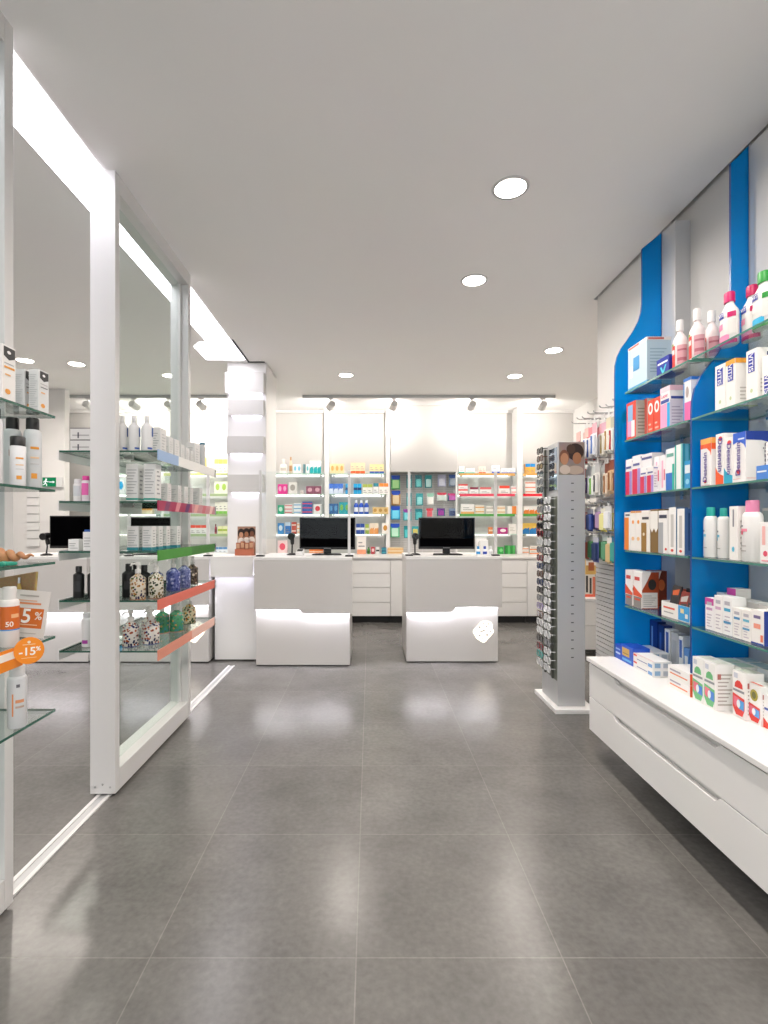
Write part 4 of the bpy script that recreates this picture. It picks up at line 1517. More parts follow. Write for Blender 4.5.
for pc, xc, lk in ((680, 1.40, 'left of the three'), (697, 1.40, 'middle of the three'), (711.5, 1.475, 'right rear of the three')):
    rbottle(pc, S1, xc, 0.225, 0.037, '#efe2e2', '#f4f0ee', '%s pinkish bottles with white caps, topmost shelf' % lk, cap_h=0.05, cap_r=0.42, sq=0.72, shoulder=0.28,
            prints=[(0.08, 0.62, -70, 10, '#d93c34'), (0.4, 0.52, -60, 5, '#f3e9e2'), (0.62, 0.68, -70, -5, '#9ab04a'), (0.12, 0.6, 28, 110, '#d9a3ab'), (0.2, 0.28, 32, 104, '#b96a7a'), (0.45, 0.5, 32, 104, '#b96a7a')])
# --- topmost shelf, near bay: mouthwash bottles
for pc, xc, h, cap, lk, pr in ((729.5, 1.40, 0.205, '#d0106a', 'magenta capped bottle nearest the blue fin, topmost near shelf', '#ef8db4'), (752, 1.445, 0.205, '#c4145c', 'magenta capped bottle behind the green capped one, topmost shelf', '#ef9cbc'),
                               (764, 1.400, 0.20, '#2f9e3f', 'green capped white bottle at right edge of topmost shelf', '#2fb3e0')):
    rbottle(pc, S1, xc, h, 0.042, '#f0efec', cap, lk, cap_h=0.038, cap_r=0.5, sq=0.62, shoulder=0.3,
            prints=[(0.0, 0.09, -90, 90, cap), (0.09, 0.22, -90, 40, pr), (0.36, 0.5, -80, 0, pr if cap != '#2f9e3f' else '#f0efec'), (0.62, 0.76, -62, 8, '#2438a8'), (0.6, 0.72, 30, 80, cap), (0.2, 0.55, 32, 82, '#e6e3de')],
            texts=[('VITIS', 0.69, 0.018, '#f4f4f6')])
# --- second shelf, far bay
rbox(626.5, 635.8, S2, 0.20, 0.07, '#e8452f', [('F', 0.12, 0.6, 0.1, 0.55, '#d9a0c8'), ('F', 0.15, 0.7, 0.5, 0.92, '#8fb4dc'), ('F', 0.55, 0.9, 0.08, 0.5, '#f2ede9'), ('R', 0.0, 1, 0, 1, '#cdc0b4'), ('R', 'lines', 0.15, 0.9, 0.15, 0.85, 8, '#94897e')], [],
     'red carton with grey side at far end of second shelf', xf=1.372)
rbox(644.6, 647.3, S2, 0.195, 0.07, '#d9c9bd', [('F', 0, 1, 0, 1, '#b5463a')], [], 'thin grey and brick red carton, second shelf far bay', xf=1.40)
for k, (a, b) in enumerate(((647.6, 653.6), (653.8, 660))):
    rbox(a, b, S2, 0.168, 0.06, '#e2482c', [('F', 'oval', 0.5, 0.74, 0.4, 0.17, '#f4f1ee'), ('F', 'oval', 0.5, 0.74, 0.2, 0.10, '#e2482c'), ('F', 'lines', 0.2, 0.8, 0.12, 0.4, 2, '#f0b5a4')], [],
         '%s of the two red cartons with a white ring, second shelf' % ['left', 'right'][k], xf=1.378)
rbox(660.3, 670, S2, 0.195, 0.075, '#f2eff0', [('F', 0, 0.7, 0, 0.6, '#f2a3c8'), ('F', 0.72, 1, 0, 0.6, '#23a7e0'), ('F', 0.08, 0.92, 0.62, 0.7, '#3b4f9e'), ('F', 0, 1, 0.88, 1, '#f4d5df'), ('R', 0, 1, 0, 0.66, '#d5cfdc'), ('R', 0.06, 0.9, 0.68, 0.74, '#3b4f9e'), ('R', 0, 1, 0.88, 1, '#eec3d2'), ('R', 'lines', 0.1, 0.9, 0.1, 0.55, 6, '#a9a0b8')],
     [('F', 'Lacer', 0.5, 0.79, 0.024, '#d03c74', 0)], 'pink and white carton with blue stripe on the second shelf', xf=1.372)
rbox(683.5, 691.2, S2, 0.19, 0.07, '#f2eeee', [('F', 0.15, 1, 0, 0.45, '#f06aa8'), ('F', 0, 0.13, 0, 0.9, '#2b8fd6'), ('F', 'oval', 0.5, 0.68, 0.2, 0.13, '#b5a7a4'), ('F', 0, 1, 0.93, 1, '#2d74c8'), ('R', 0, 1, 0.93, 1, '#2d74c8'), ('R', 'lines', 0.1, 0.9, 0.2, 0.8, 5, '#b5aeb8')], [],
     'white and pink carton against the blue fin, second shelf', xf=1.372)
rbox(661, 668, S2, 0.15, 0.05, '#e9e4e4', [('F', 0, 1, 0.7, 1, '#cf4a6a')], [], 'low white carton behind the pink one, second shelf', xf=1.475)
# --- second shelf, near bay: tall white cartons with blue name plates
VB = [('F', 0.2, 0.78, 0.56, 0.92, '#2c3cae'), ('F', 'oval', 0.5, 0.2, 0.12, 0.04, '#c9d6a8'), ('R', 0.62, 0.85, 0.78, 0.92, '#5a5f9a'), ('R', 'lines', 0.2, 0.55, 0.15, 0.45, 4, '#c4c0ba')]
rbox(715, 725.3, S2, 0.182, 0.05, '#f3f1ed', VB + [('FR', 0, 1, 0, 0.03, '#e82c8c')], [('F', 'VITIS', 0.49, 0.74, 0.03, '#f2f2f8', -90)], 'white carton with pink base edge, second shelf near blue fin')
rbox(726, 735.4, S2, 0.182, 0.085, '#f3f1ed', VB + [('FR', 0, 1, 0.90, 1, '#f0a53a'), ('FR', 0, 1, 0, 0.02, '#b9d04c')], [('F', 'VITIS', 0.49, 0.74, 0.028, '#f2f2f8', -90)], 'white carton with orange top band on the second shelf')
rbox(746, 757.4, S2, 0.185, 0.055, '#f4f2ee', VB, [('F', 'VITIS', 0.49, 0.74, 0.03, '#f2f2f8', -90)], 'plain white carton with upright blue plate, second shelf')
rbox(762, 773, S2, 0.142, 0.055, '#f4f2ee', [('F', 0.2, 0.75, 0.06, 0.5, '#2c3cae')], [('F', 'VITIS', 0.48, 0.28, 0.03, '#f2f2f8', -90)], 'short white carton at right edge of second shelf')
rbottle(772, S2, 1.47, 0.20, 0.035, '#efedea', '#f2f0ee', 'white bottle behind the short carton, second shelf right edge', cap_h=0.04, cap_r=0.6, sq=0.7, prints=[(0.5, 0.7, -60, 60, '#3c48a8')])
# --- third shelf, far bay
TB = [('F', 0, 0.62, 0, 0.66, '#d92a52'), ('F', 0.64, 1, 0, 0.66, '#a48fd0'), ('F', 0.1, 0.9, 0.74, 0.8, '#5a5f9a'), ('R', 0, 1, 0.9, 0.95, '#8a8ab0'), ('R', 'lines', 0.1, 0.9, 0.2, 0.8, 6, '#bdb4bc')]
rbox(625.6, 632, S3, 0.19, 0.05, '#f2efef', TB, [], 'white and crimson carton at far end of third shelf')
rbox(632.3, 640.6, S3, 0.2, 0.07, '#f2efef', TB, [], 'tall white and crimson carton, second from far end, third shelf')
rbox(640.2, 646.6, S3, 0.125, 0.02, '#f2efef', TB, [], 'left of the two short crimson cartons, third shelf', xf=1.352)
rbox(647, 653.6, S3, 0.125, 0.02, '#f2efef', TB, [], 'right of the two short crimson cartons, third shelf', xf=1.352)
rbox(641, 652, S3, 0.197, 0.06, '#e9e6e8', [('F', 0, 1, 0.86, 0.92, '#4a4f86'), ('F', 0, 1, 0, 0.6, '#cfc4dc')], [], 'tall pale carton behind the short crimson ones, third shelf', xf=1.378)
for k, (a, b) in enumerate(((654.2, 659.6), (660, 665.6))):
    rbox(a, b, S3, 0.17, 0.05, '#f3eff1', [('F', 0.3, 0.6, 0.1, 0.85, '#f0b4cc'), ('F', 0.7, 0.9, 0.3, 0.6, '#e25a7a')], [], '%s of the two slim white and pink cartons, third shelf' % ['left', 'right'][k])
rbox(665.8, 674.6, S3, 0.192, 0.055, '#eff2f4', [('F', 0, 0.75, 0, 0.42, '#2a6fc4'), ('F', 0.1, 0.9, 0.8, 0.88, '#6aa79a'), ('F', 0.75, 1, 0, 0.62, '#2fb39c')], [], 'white carton with blue lower half, third shelf')
rbox(675, 682.4, S3, 0.2, 0.06, '#f0f3f1', [('F', 0, 0.18, 0, 1, '#25b0a0'), ('F', 0.82, 1, 0, 1, '#7fd2c8'), ('R', 0, 1, 0, 1, '#3f9fa8'), ('R', 0.2, 0.45, 0, 1, '#7fc9cf')], [], 'tall white carton with teal edges, third shelf')
rbox(684.3, 690.8, S3, 0.12, 0.05, '#2a9ad0', [('F', 0.1, 0.9, 0.55, 0.85, '#eaf2f6'), ('F', 'oval', 0.5, 0.25, 0.3, 0.1, '#8fd2ea')], [], 'short blue carton against the blue fin, third shelf')
# --- third shelf, near bay: toothpaste cartons
PUR = '#4a2f8e'
rbox(700.6, 711.4, S3, 0.195, 0.055, '#f2efee', [('F', 'poly', [(0, 1), (1, 1), (1, 0.62), (0.88, 0.72), (0.6, 0.79), (0.25, 0.8), (0, 0.79)], '#f0602f'), ('FR', 0, 1, 0.885, 1, '#f6b058'), ('R', 0, 1, 0.76, 0.885, '#f0602f'), ('F', 'oval', 0.46, 0.1, 0.14, 0.035, '#e03a2f'), ('F', 'lines', 0.1, 0.9, 0.02, 0.06, 1, '#d9c0b8')],
     [('F', 'Desensin', 0.47, 0.4, 0.033, PUR, 90)], 'orange topped toothpaste carton nearest the fin, third shelf')
rbox(715.6, 723.6, S3, 0.2, 0.055, '#f3f0ee', [('F', 'poly', [(0, 0), (1, 0), (1, 0.17), (0.6, 0.2), (0.25, 0.26), (0, 0.36)], '#ef5a28'), ('F', 'oval', 0.62, 0.90, 0.24, 0.045, '#e03a44')], [('F', 'Desensin', 0.62, 0.58, 0.036, PUR, -90)],
     'toothpaste carton with orange lower corner, third shelf')
rbox(724, 732.8, S3, 0.178, 0.05, '#f3f0ee', [('F', 'poly', [(0, 0), (1, 0), (1, 0.17), (0.6, 0.2), (0.25, 0.27), (0, 0.36)], '#22a7c8'), ('F', 'oval', 0.62, 0.88, 0.24, 0.05, '#e03a44')], [('F', 'Desensin', 0.62, 0.53, 0.033, PUR, -90)],
     'toothpaste carton with turquoise lower corner, third shelf')
rbox(733, 746, S3, 0.186, 0.14, '#f3f0ee', [('F', 'poly', [(0, 1), (1, 1), (1, 0.66), (0.85, 0.75), (0.6, 0.8), (0.3, 0.81), (0, 0.78)], '#2f62d0'), ('R', 'poly', [(0, 1), (1, 1), (1, 0.7), (0.72, 0.76), (0.4, 0.82), (0, 0.83)], '#1c3f9e'), ('F', 0.4, 0.9, 0.85, 0.88, '#dfe6f4'), ('F', 'oval', 0.45, 0.22, 0.15, 0.05, '#e03a44'), ('FR', 0.02, 0.6, 0.07, 0.08, '#e6a59a')],
     [('F', 'Desensin', 0.45, 0.47, 0.034, PUR, 90), ('R', 'Desensin', 0.52, 0.42, 0.036, '#2c2350', 90)], 'large blue topped toothpaste carton on the third shelf')
rbox(756, 768, S3, 0.048, 0.012, '#4a86d8', [('F', 0.1, 0.9, 0.5, 0.62, '#e9f0f8')], [], 'low blue carton at front of third shelf right edge', xf=1.352)
rbox(765.5, 776, S3, 0.125, 0.03, '#f2f0ee', [('F', 'lines', 0.2, 0.8, 0.2, 0.8, 4, '#b5b0ac')], [], 'white carton cut by the frame edge, third shelf', xf=1.366)
# --- fourth shelf, far bay
rbox(624.3, 630.4, S4, 0.2, 0.05, '#f1eeea', [('F', 0, 0.75, 0, 0.86, '#ee8a26'), ('F', 0.2, 0.9, 0.9, 0.95, '#6a6a70')], [], 'white carton with tall orange panel, far end of fourth shelf')
for k, (a, b) in enumerate(((630.6, 635.6), (635.8, 641))):
    rbox(a, b, S4, 0.205, 0.055, '#f3efea', [('FR', 0, 1, 0.95, 1, '#d9985a'), ('F', 'oval', 0.5, 0.72, 0.22, 0.05, '#ee9a3c'), ('F', 'oval', 0.5, 0.3, 0.3, 0.05, '#f0c08a')], [], '%s of the two white cartons with orange dots, fourth shelf' % ['left', 'right'][k])
rbox(641.3, 649.8, S4, 0.205, 0.055, '#f1ede6', [('F', 0, 0.62, 0, 0.7, '#9a7430'), ('F', 0.1, 0.9, 0.78, 0.84, '#4a4a50'), ('F', 'oval', 0.3, 0.42, 0.12, 0.04, '#e9dfc9')], [], 'white carton with ochre lower panel, fourth shelf')
rbox(650.2, 658, S4, 0.208, 0.055, '#7d5f2c', [('F', 'poly', [(0, 0.96), (1, 0.96), (1, 0.56), (0.75, 0.46), (0.5, 0.56), (0.25, 0.46), (0, 0.56)], '#f1eee8')], [], 'brown carton with white zigzag label, fourth shelf')
rbox(658.3, 667.4, S4, 0.2, 0.05, '#f2f0ed', [('F', 0, 0.55, 0, 0.72, '#a9abae'), ('F', 0.1, 0.95, 0.82, 0.9, '#3c3f52'), ('F', 'oval', 0.85, 0.1, 0.12, 0.03, '#d84a3c')], [], 'white carton with silver panel, fourth shelf')
for k, (a, b) in enumerate(((668.6, 676), (677, 684.5))):
    rbox(a, b, S4, 0.212 - 0.008 * k, 0.055, '#f3f1ee', [('F', 0.3, 0.7, 0.15, 0.85, '#c9c6c2'), ('F', 'oval', 0.5, 0.08, 0.2, 0.03, '#d84a3c'), ('R', 0, 1, 0, 1, '#5f7c9e'), ('R', 0.3, 0.6, 0.1, 0.9, '#3a5678')], [],
         '%s of the two white cartons with slate blue sides, fourth shelf' % ['left', 'right'][k])
# --- fourth shelf, near bay
CB = [(0.62, 0.66, -70, -5, '#6a6c74'), (0.5, 0.56, -60, 10, '#6fbfd8'), (0.42, 0.5, -45, -15, '#2f9fc4'), (0.22, 0.24, -60, 20, '#b9b6b2')]
rbottle(710.8, S4, 1.405, 0.205, 0.030, '#f1efec', '#2cb5a9', 'white bottle with teal cap nearest the fin, fourth shelf', cap_h=0.036, cap_r=0.6, sq=0.8, shoulder=0.14, dome=True, prints=CB)
rbottle(723.6, S4, 1.412, 0.2, 0.024, '#efedea', '#2aa9a0', 'slim teal capped bottle beside white carton, fourth shelf', cap_h=0.034, cap_r=0.62, sq=0.8, shoulder=0.1, dome=True, prints=CB)
rbox(729.2, 737.6, S4, 0.203, 0.05, '#f1eeea', [('F', 0.42, 0.6, 0.62, 0.94, '#8a8890'), ('F', 'oval', 0.5, 0.2, 0.16, 0.05, '#4fb3d0'), ('R', 'lines', 0.2, 0.8, 0.2, 0.8, 6, '#c6c1bb'), ('R', 'oval', 0.5, 0.3, 0.25, 0.07, '#a9a9ae')], [], 'tall white carton between bottles, fourth shelf')
rbottle(752.5, S4, 1.395, 0.222, 0.040, '#f3f1ef', '#ec8fb4', 'large white bottle with pink cap, fourth shelf', cap_h=0.042, cap_r=0.55, sq=0.7, shoulder=0.12, dome=True,
        prints=[(0.7, 0.73, -75, -15, '#6a6c74'), (0.6, 0.66, -60, 15, '#ee8fa4'), (0.54, 0.62, -42, -14, '#e2506e'), (0.3, 0.32, -60, 10, '#c0bab6'), (0.2, 0.22, -60, 10, '#c0bab6')])
rbox(760, 771, S4, 0.142, 0.04, '#f3f0ee', [('F', 0.2, 0.5, 0.45, 0.9, '#f3b8b4'), ('F', 'oval', 0.5, 0.24, 0.2, 0.07, '#e0506a'), ('F', 'lines', 0.15, 0.85, 0.05, 0.15, 1, '#f0a0a8')], [], 'short white carton with pink print, fourth shelf right edge', xf=1.352)
rbox(762, 775, S4, 0.195, 0.06, '#c9c6c2', [('F', 0.1, 0.9, 0.55, 0.95, '#8f9c9e')], [], 'grey carton behind the pink capped bottle, fourth shelf', xf=1.47)
# --- lowest shelf, far bay
BX = [('F', 'poly', [(0, 0.6), (0.5, 0.47), (1, 0.37), (1, 0.3), (0, 0.32)], '#e4552a'), ('F', 0.05, 0.95, 0, 0.3, '#8a8682'), ('F', 0.15, 0.8, 0.2, 0.25, '#d94c26'), ('F', 0.15, 0.75, 0.75, 0.85, '#c9423c'), ('R', 0, 1, 0, 1, '#a4421c'), ('R', 'poly', [(0, 1), (0.55, 1), (0.3, 0.75), (0, 0.5)], '#efe9e4'), ('R', 'oval', 0.6, 0.66, 0.24, 0.15, '#2c2a28'), ('R', 0.0, 0.92, 0.02, 0.44, '#d5d2cd'), ('R', 'lines', 0.08, 0.85, 0.06, 0.4, 6, '#9c9894')]
rbox(625.3, 632.6, S5, 0.185, 0.07, '#f2efec', BX, [], 'orange and white lens carton at far end of lowest shelf')
rbox(633.4, 642, S5, 0.185, 0.085, '#f2efec', BX, [], 'orange and white lens carton with brown side, lowest shelf')
rbox(646, 653.5, S5, 0.183, 0.07, '#b04a20', [('R', 0, 1, 0, 1, '#7c2f16'), ('R', 'poly', [(0, 1), (0.6, 1), (0.35, 0.7), (0, 0.6)], '#e6ded8'), ('R', 'oval', 0.6, 0.6, 0.25, 0.16, '#d86a34')], [], 'brown lens carton behind the sachet tray, lowest shelf', xf=1.478)
# display tray with sachets
yA, yB2 = RY(661.5, 1.372), RY(689.5, 1.372)
o = empty('display_tray', (1.372 + 0.095, (yA + yB2) / 2, S5 + 0.0008), 'white and blue cardboard tray of sachets on the lowest shelf', 'tray', rz=NEG)
w2 = (yA - yB2) / 2
mb = MB()
mb.box(-w2, w2, -0.095, 0.095, 0, 0.003, C('#e9e6e2'))
mb.box(-w2, w2, 0.092, 0.095, 0.0031, 0.07, C('#3f9bd0'))
mb.box(-w2, -w2 + 0.003, -0.0918, 0.0918, 0.0031, 0.07, C('#e9e6e2'))
mb.box(w2 - 0.003, w2, -0.0918, 0.0918, 0.0031, 0.06, C('#3f9bd0'))
mb.build('tray_body', o)
mb = MB()
mb.box(-w2, w2, -0.095, -0.092, 0.0031, 0.068, C('#efece8'))
for i, (a, b, c, d, col) in enumerate(((0.62, 1.0, 0.0, 1.0, '#3aa0dc'), (0.08, 0.5, 0.55, 0.68, '#e0604a'), (0.1, 0.45, 0.25, 0.33, '#a9a6a4'), (0.7, 0.82, 0.5, 0.8, '#e8d9a8'), (0.86, 0.95, 0.2, 0.5, '#f0efe8'))):
    yy = -0.0955 - 0.0002 * i
    mb.poly([(-w2 + a * 2 * w2, yy, 0.003 + c * 0.065), (-w2 + b * 2 * w2, yy, 0.003 + c * 0.065), (-w2 + b * 2 * w2, yy, 0.003 + d * 0.065), (-w2 + a * 2 * w2, yy, 0.003 + d * 0.065)], C(col))
mb.build('front_flap', o)
SCOLS = ['#2f2a2a', '#8a3020', '#263036', '#c2542c', '#1f2224', '#5a2620', '#3a464a', '#23282b', '#a63c22', '#1d2022', '#4a3a36', '#2a3236', '#b9502c', '#26292b', '#6a2a20']
rs = random.Random(5)
for k in range(15):
    i, j = k // 3, k % 3
    mb = MB()
    hh = 0.118 + 0.018 * rs.random()
    mb.prism([(-0.031, 0.0), (0.031, 0.0), (0.033, hh * 0.5), (0.031, hh - 0.004), (0.026, hh), (-0.026, hh), (-0.031, hh - 0.004), (-0.033, hh * 0.5)], 'Y', -0.004, 0.004, C(SCOLS[k]))
    a = ['#d9622f', '#c9c4bc', '#b8402a', '#e08a4c', '#8fa0a4'][k % 5]
    b = ['#1c1d1f', '#d8d2c8', '#3f4a4e'][(k * 2) % 3]
    z0 = hh * (0.72 + 0.1 * rs.random())
    mb.poly([(-0.024, -0.0046, z0), (0.022, -0.0046, z0 + 0.012), (0.02, -0.0046, z0 - 0.016), (-0.022, -0.0046, z0 - 0.022)], C(a))
    mb.poly([(-0.016, -0.0046, z0 - 0.03), (0.024, -0.0046, z0 - 0.026), (0.024, -0.0046, z0 - 0.052), (-0.01, -0.0046, z0 - 0.06)], C(b))
    s = mb.build('sachet', None, (1.372 + 0.028 + i * 0.031, (yA + yB2) / 2 + 0.067 * (1 - j), S5 + 0.006), 0, bevel=0.0015)
    s.rotation_euler = (-0.10 - 0.14 * rs.random(), 0.07 * (rs.random() - 0.5), NEG + 0.08 * (rs.random() - 0.5))
    s.location.z += 0.012 * rs.random()
    tag(s, '%s dark sachet from the front in the %s row of the tray' % (ORD[i], ['far', 'middle', 'near'][j]), 'sachet', 'sachets in the display tray')
# --- lowest shelf, near bay
WB = lambda c: [('F', 'lines', 0.2, 0.8, 0.1, 0.55, 5, '#c4b9c4'), ('F', 0.15, 0.85, 0.62, 0.7, c), ('F', 0.2, 0.8, 0.78, 0.88, '#b8b4bc')]
rbox(705.2, 713.8, S5, 0.128, 0.05, '#f2efef', [('F', 0, 1, 0.78, 1, '#c9489a')] + WB('#c99ac0'), [], 'white carton with magenta tab nearest the fin, lowest shelf')
rbox(714.2, 722.4, S5, 0.145, 0.05, '#f2eeec', WB('#cfa8c4'), [], 'white carton with mauve print, lowest shelf')
rbox(722.8, 732, S5, 0.147, 0.055, '#f0efee', WB('#3fa4c8') + [('F', 0.1, 0.9, 0.3, 0.36, '#4a8fb8')], [], 'tall white carton with blue print, lowest shelf')
rbox(732.6, 741.4, S5, 0.113, 0.05, '#f1eeea', WB('#4a8fc0'), [], 'low white carton with blue print, lowest shelf')
rbox(741.8, 750.8, S5, 0.112, 0.05, '#f1ede8', WB('#5fb0c8') + [('F', 0.1, 0.9, 0.35, 0.42, '#5a9cc0')], [], 'low white carton beside the navy sided one, lowest shelf')
rbox(751.2, 764, S5, 0.122, 0.07, '#f2eeea', [('F', 0.2, 0.75, 0.46, 0.6, '#ee9a84'), ('F', 0.2, 0.75, 0.75, 0.84, '#7c6f96'), ('F', 0.75, 0.95, 0.1, 0.3, '#ea8060'), ('R', 0, 1, 0, 1, '#1e3a8e'), ('F', 0, 1, 0, 0.05, '#2c4a9e')], [], 'white carton with navy side, lowest shelf right')
for k, (a, b, h, tab) in enumerate(((716.5, 725, 0.142, None), (727, 736, 0.168, '#c9489a'), (737.5, 746.5, 0.13, None), (747, 757, 0.128, None), (757.5, 768, 0.126, None))):
    rbox(a, b, S5, h, 0.06, '#ece8e4', [('F', 0, 1, 0.84, 1, tab or '#dcd6d2')], [], '%s white carton from the fin in the rear row, lowest shelf' % ORD[k] if not tab else 'white carton with raised magenta tab in the rear row, lowest shelf', xf=1.455)
rbox(768.5, 782, S5, 0.12, 0.09, '#e9e6e2', [('F', 0, 1, 0.8, 1, '#8fa8b8')], [], 'carton at right edge beyond the navy sided one, lowest shelf', xf=1.40)
# --- cabinet top, far part
rbox(615.3, 621, TOPZ, 0.076, 0.088, '#1f4fc0', [('F', 0.1, 0.9, 0.35, 0.48, '#c8d8f0'), ('F', 0.1, 0.9, 0.65, 0.75, '#9ab8e8'), ('T', 0.05, 0.95, 0.1, 0.9, '#1a3fa6')], [], 'blue carton at far end of the white cabinet top', xf=1.335)
rbox(621.3, 632.8, TOPZ, 0.09, 0.088, '#2156c6', [('F', 0.08, 0.72, 0.38, 0.85, '#d2a95c'), ('F', 0.15, 0.65, 0.5, 0.56, '#9a7a3c'), ('F', 0.1, 0.9, 0.12, 0.25, '#5fb0e8'), ('T', 0.05, 0.95, 0.1, 0.9, '#1a42ac')], [], 'blue carton with tan label on the cabinet top', xf=1.335)
WS = [('F', 0.02, 0.2, 0.7, 0.95, '#e0483c'), ('F', 0.2, 0.75, 0.3, 0.42, '#8a90b0'), ('F', 0.78, 0.98, 0.15, 0.6, '#6fa0d4'), ('R', 0.1, 0.4, 0.2, 0.8, '#8fb0cf'), ('R', 0.55, 0.9, 0.2, 0.8, '#b5bcc6'), ('T', 0, 1, 0.0, 0.08, '#e9c9c4')]
for j, lk in ((0, 'bottom'), (1, 'top')):
    rbox(633.2, 652.8, TOPZ + j * 0.0365, 0.0355, 0.09, '#f1f0ee', WS, [], '%s of two flat white cartons beside the blue ones, cabinet top' % lk, xf=1.335)
    rbox(635, 652.8, TOPZ + j * 0.0365, 0.0355, 0.08, '#efeeec', WS, [], '%s flat white carton in the rear stack, cabinet top' % lk, xf=1.428)
WO = [('F', 0.1, 0.9, 0.3, 0.42, '#e8865c'), ('F', 0.1, 0.6, 0.6, 0.75, '#a9a5b0'), ('R', 0, 1, 0, 1, '#e35a2c'), ('R', 0.2, 0.8, 0.3, 0.7, '#f0b090')]
for j, lk in ((0, 'bottom'), (1, 'top')):
    rbox(667.8, 690, TOPZ + j * 0.0485, 0.0475, 0.1, '#f1efec', WO, [], '%s of two stacked white cartons with orange ends, cabinet top' % lk, xf=1.335)
for k, (a, b, h, base, bands, lk) in enumerate((
        (649.5, 657.5, 0.205, '#15307e', [('F', 0.25, 0.45, 0.2, 0.85, '#7fa8d8'), ('R', 0, 1, 0, 1, '#10255f')], 'tall navy carton, first behind the flat cartons on cabinet top'),
        (658, 663.8, 0.195, '#132a6c', [('F', 0.3, 0.6, 0.2, 0.8, '#3f62b0')], 'narrow navy carton behind the flat cartons on cabinet top'),
        (664.6, 670, 0.185, '#eeeeec', [('F', 0.25, 0.75, 0.35, 0.92, '#3a5fb0')], 'slim white carton with blue print, rear of cabinet top'),
        (671, 678, 0.178, '#b9bcc0', [('F', 0.2, 0.8, 0.2, 0.8, '#a4a8ae')], 'slim silver carton, rear of cabinet top'),
        (678.5, 683, 0.172, '#e9ebec', [('F', 0.2, 0.8, 0.4, 0.9, '#4068b8')], 'slim white and blue carton right of the silver one'),
        (683.6, 689, 0.125, '#5a8fd0', [('F', 0.2, 0.8, 0.3, 0.7, '#e9eef4')], 'short light blue carton, rear of cabinet top'))):
    rbox(a, b, TOPZ, h, 0.045, base, bands, [], lk, xf=1.525)
# --- cabinet top, near part: denture cartons
def dent(c1, c2):
    return [('F', 0.12, 0.42, 0.84, 0.95, '#c9ccd8'), ('F', 'poly', [(0.18, 0.64), (0.82, 0.64), (0.78, 0.74), (0.6, 0.8), (0.4, 0.8), (0.22, 0.74)], c1), ('F', 0.06, 0.94, 0.55, 0.6, '#8c8f94'), ('F', 'poly', [(0.04, 0.5), (0.96, 0.44), (0.96, 0.2), (0.8, 0.05), (0.3, 0.05), (0.04, 0.2)], c1),
            ('F', 'poly', [(0.1, 0.44), (0.6, 0.42), (0.3, 0.2), (0.1, 0.26)], '#e06a80'), ('F', 'poly', [(0.5, 0.4), (0.92, 0.38), (0.92, 0.18), (0.5, 0.2)], c2), ('F', 'oval', 0.5, 0.3, 0.14, 0.09, '#e9eef2'), ('R', 'lines', 0.12, 0.85, 0.12, 0.85, 9, '#b5aca4'), ('R', 0.1, 0.28, 0.68, 0.8, '#b06a62'), ('T', 0.1, 0.9, 0.2, 0.8, '#d8dccf')]


rbox(692.4, 703.5, TOPZ, 0.178, 0.075, '#f1efec', dent('#6cb87c', '#4f86d8'), [], 'left of the two green and white denture cartons, cabinet top', xf=1.335)
rbox(703.9, 715.4, TOPZ, 0.178, 0.075, '#f1efec', dent('#6cb87c', '#4f86d8'), [], 'right of the two green and white denture cartons, cabinet top', xf=1.335)
for k in range(2):
    for j in range(2):
        ya = 2.128 - 0.078 * k
        carton('carton', 0.072, 0.07, 0.174, '#e9ebe6', [('T', 0.05, 0.95, 0.1, 0.9, ['#bfd8c4', '#9fbcc8'][j]), ('R', 'lines', 0.1, 0.9, 0.1, 0.9, 8, '#b5b3ac')], (), (1.450 + 0.075 * j, ya - 0.038, TOPZ + 0.0008), NEG,
               '%s green topped carton, %s row behind the denture cartons' % (['far', 'near'][k], ['second', 'third'][j]), 'carton', RG)
rbox(732.4, 745.4, TOPZ, 0.172, 0.07, '#f1efec', dent('#d83a30', '#4f9ad8'), [], 'taller red and white denture carton on the cabinet top', xf=1.378)
rbox(747.6, 760.8, TOPZ, 0.142, 0.06, '#f1efec', [('F', 'oval', 0.5, 0.72, 0.3, 0.15, '#a89a3c'), ('F', 'oval', 0.5, 0.72, 0.16, 0.09, '#6a6a3a')] + dent('#d8382e', '#5a9ee0')[3:9] + [('T', 0.02, 0.98, 0.05, 0.25, '#e0786a')], [], 'shorter red denture carton with olive emblem, cabinet top', xf=1.392)
rbox(763.2, 776, TOPZ, 0.118, 0.06, '#f2f0ee', [('F', 'poly', [(0, 0), (1, 0), (1, 0.1), (0.5, 0.14), (0, 0.3)], '#e03c2c'), ('F', 0.1, 0.9, 0.55, 0.62, '#4a5fa8')], [], 'white carton with red corner at right frame edge, cabinet top', xf=1.402)
for k, (ya, xx, h) in enumerate(((1.93, 1.51, 0.178), (1.855, 1.51, 0.178), (1.775, 1.515, 0.175), (1.70, 1.515, 0.165))):
    carton('carton', 0.07, 0.075, h, '#e6e6e2', [('T', 0.05, 0.95, 0.1, 0.9, ['#9fb8c4', '#b8c8c0', '#c6ccd2', '#a9b6b2'][k]), ('F', 0, 1, 0.8, 1, '#c9d0d4')], (), (xx, ya, TOPZ + 0.0008), NEG,
           '%s carton from the blue fin in the rear row behind red cartons' % ORD[k], 'carton', RG)

# ------------------------------------------------------ goods on the glass partition
LG = 'goods on the partition shelves'
POS = PI / 2
XL = -1.03


def LY(px, xf):
    return xf * F / (px - 370.0)


def lbox(pa, pb, zs, h, d, base, bands, texts, label, xf=XL, rz=POS):
    ya, yb = LY(pa, xf), LY(pb, xf)
    return carton('carton', yb - ya - 0.002, d, h, base, bands, texts, (xf - d / 2, (ya + yb) / 2, zs + 0.0008), rz, label, 'carton', LG)


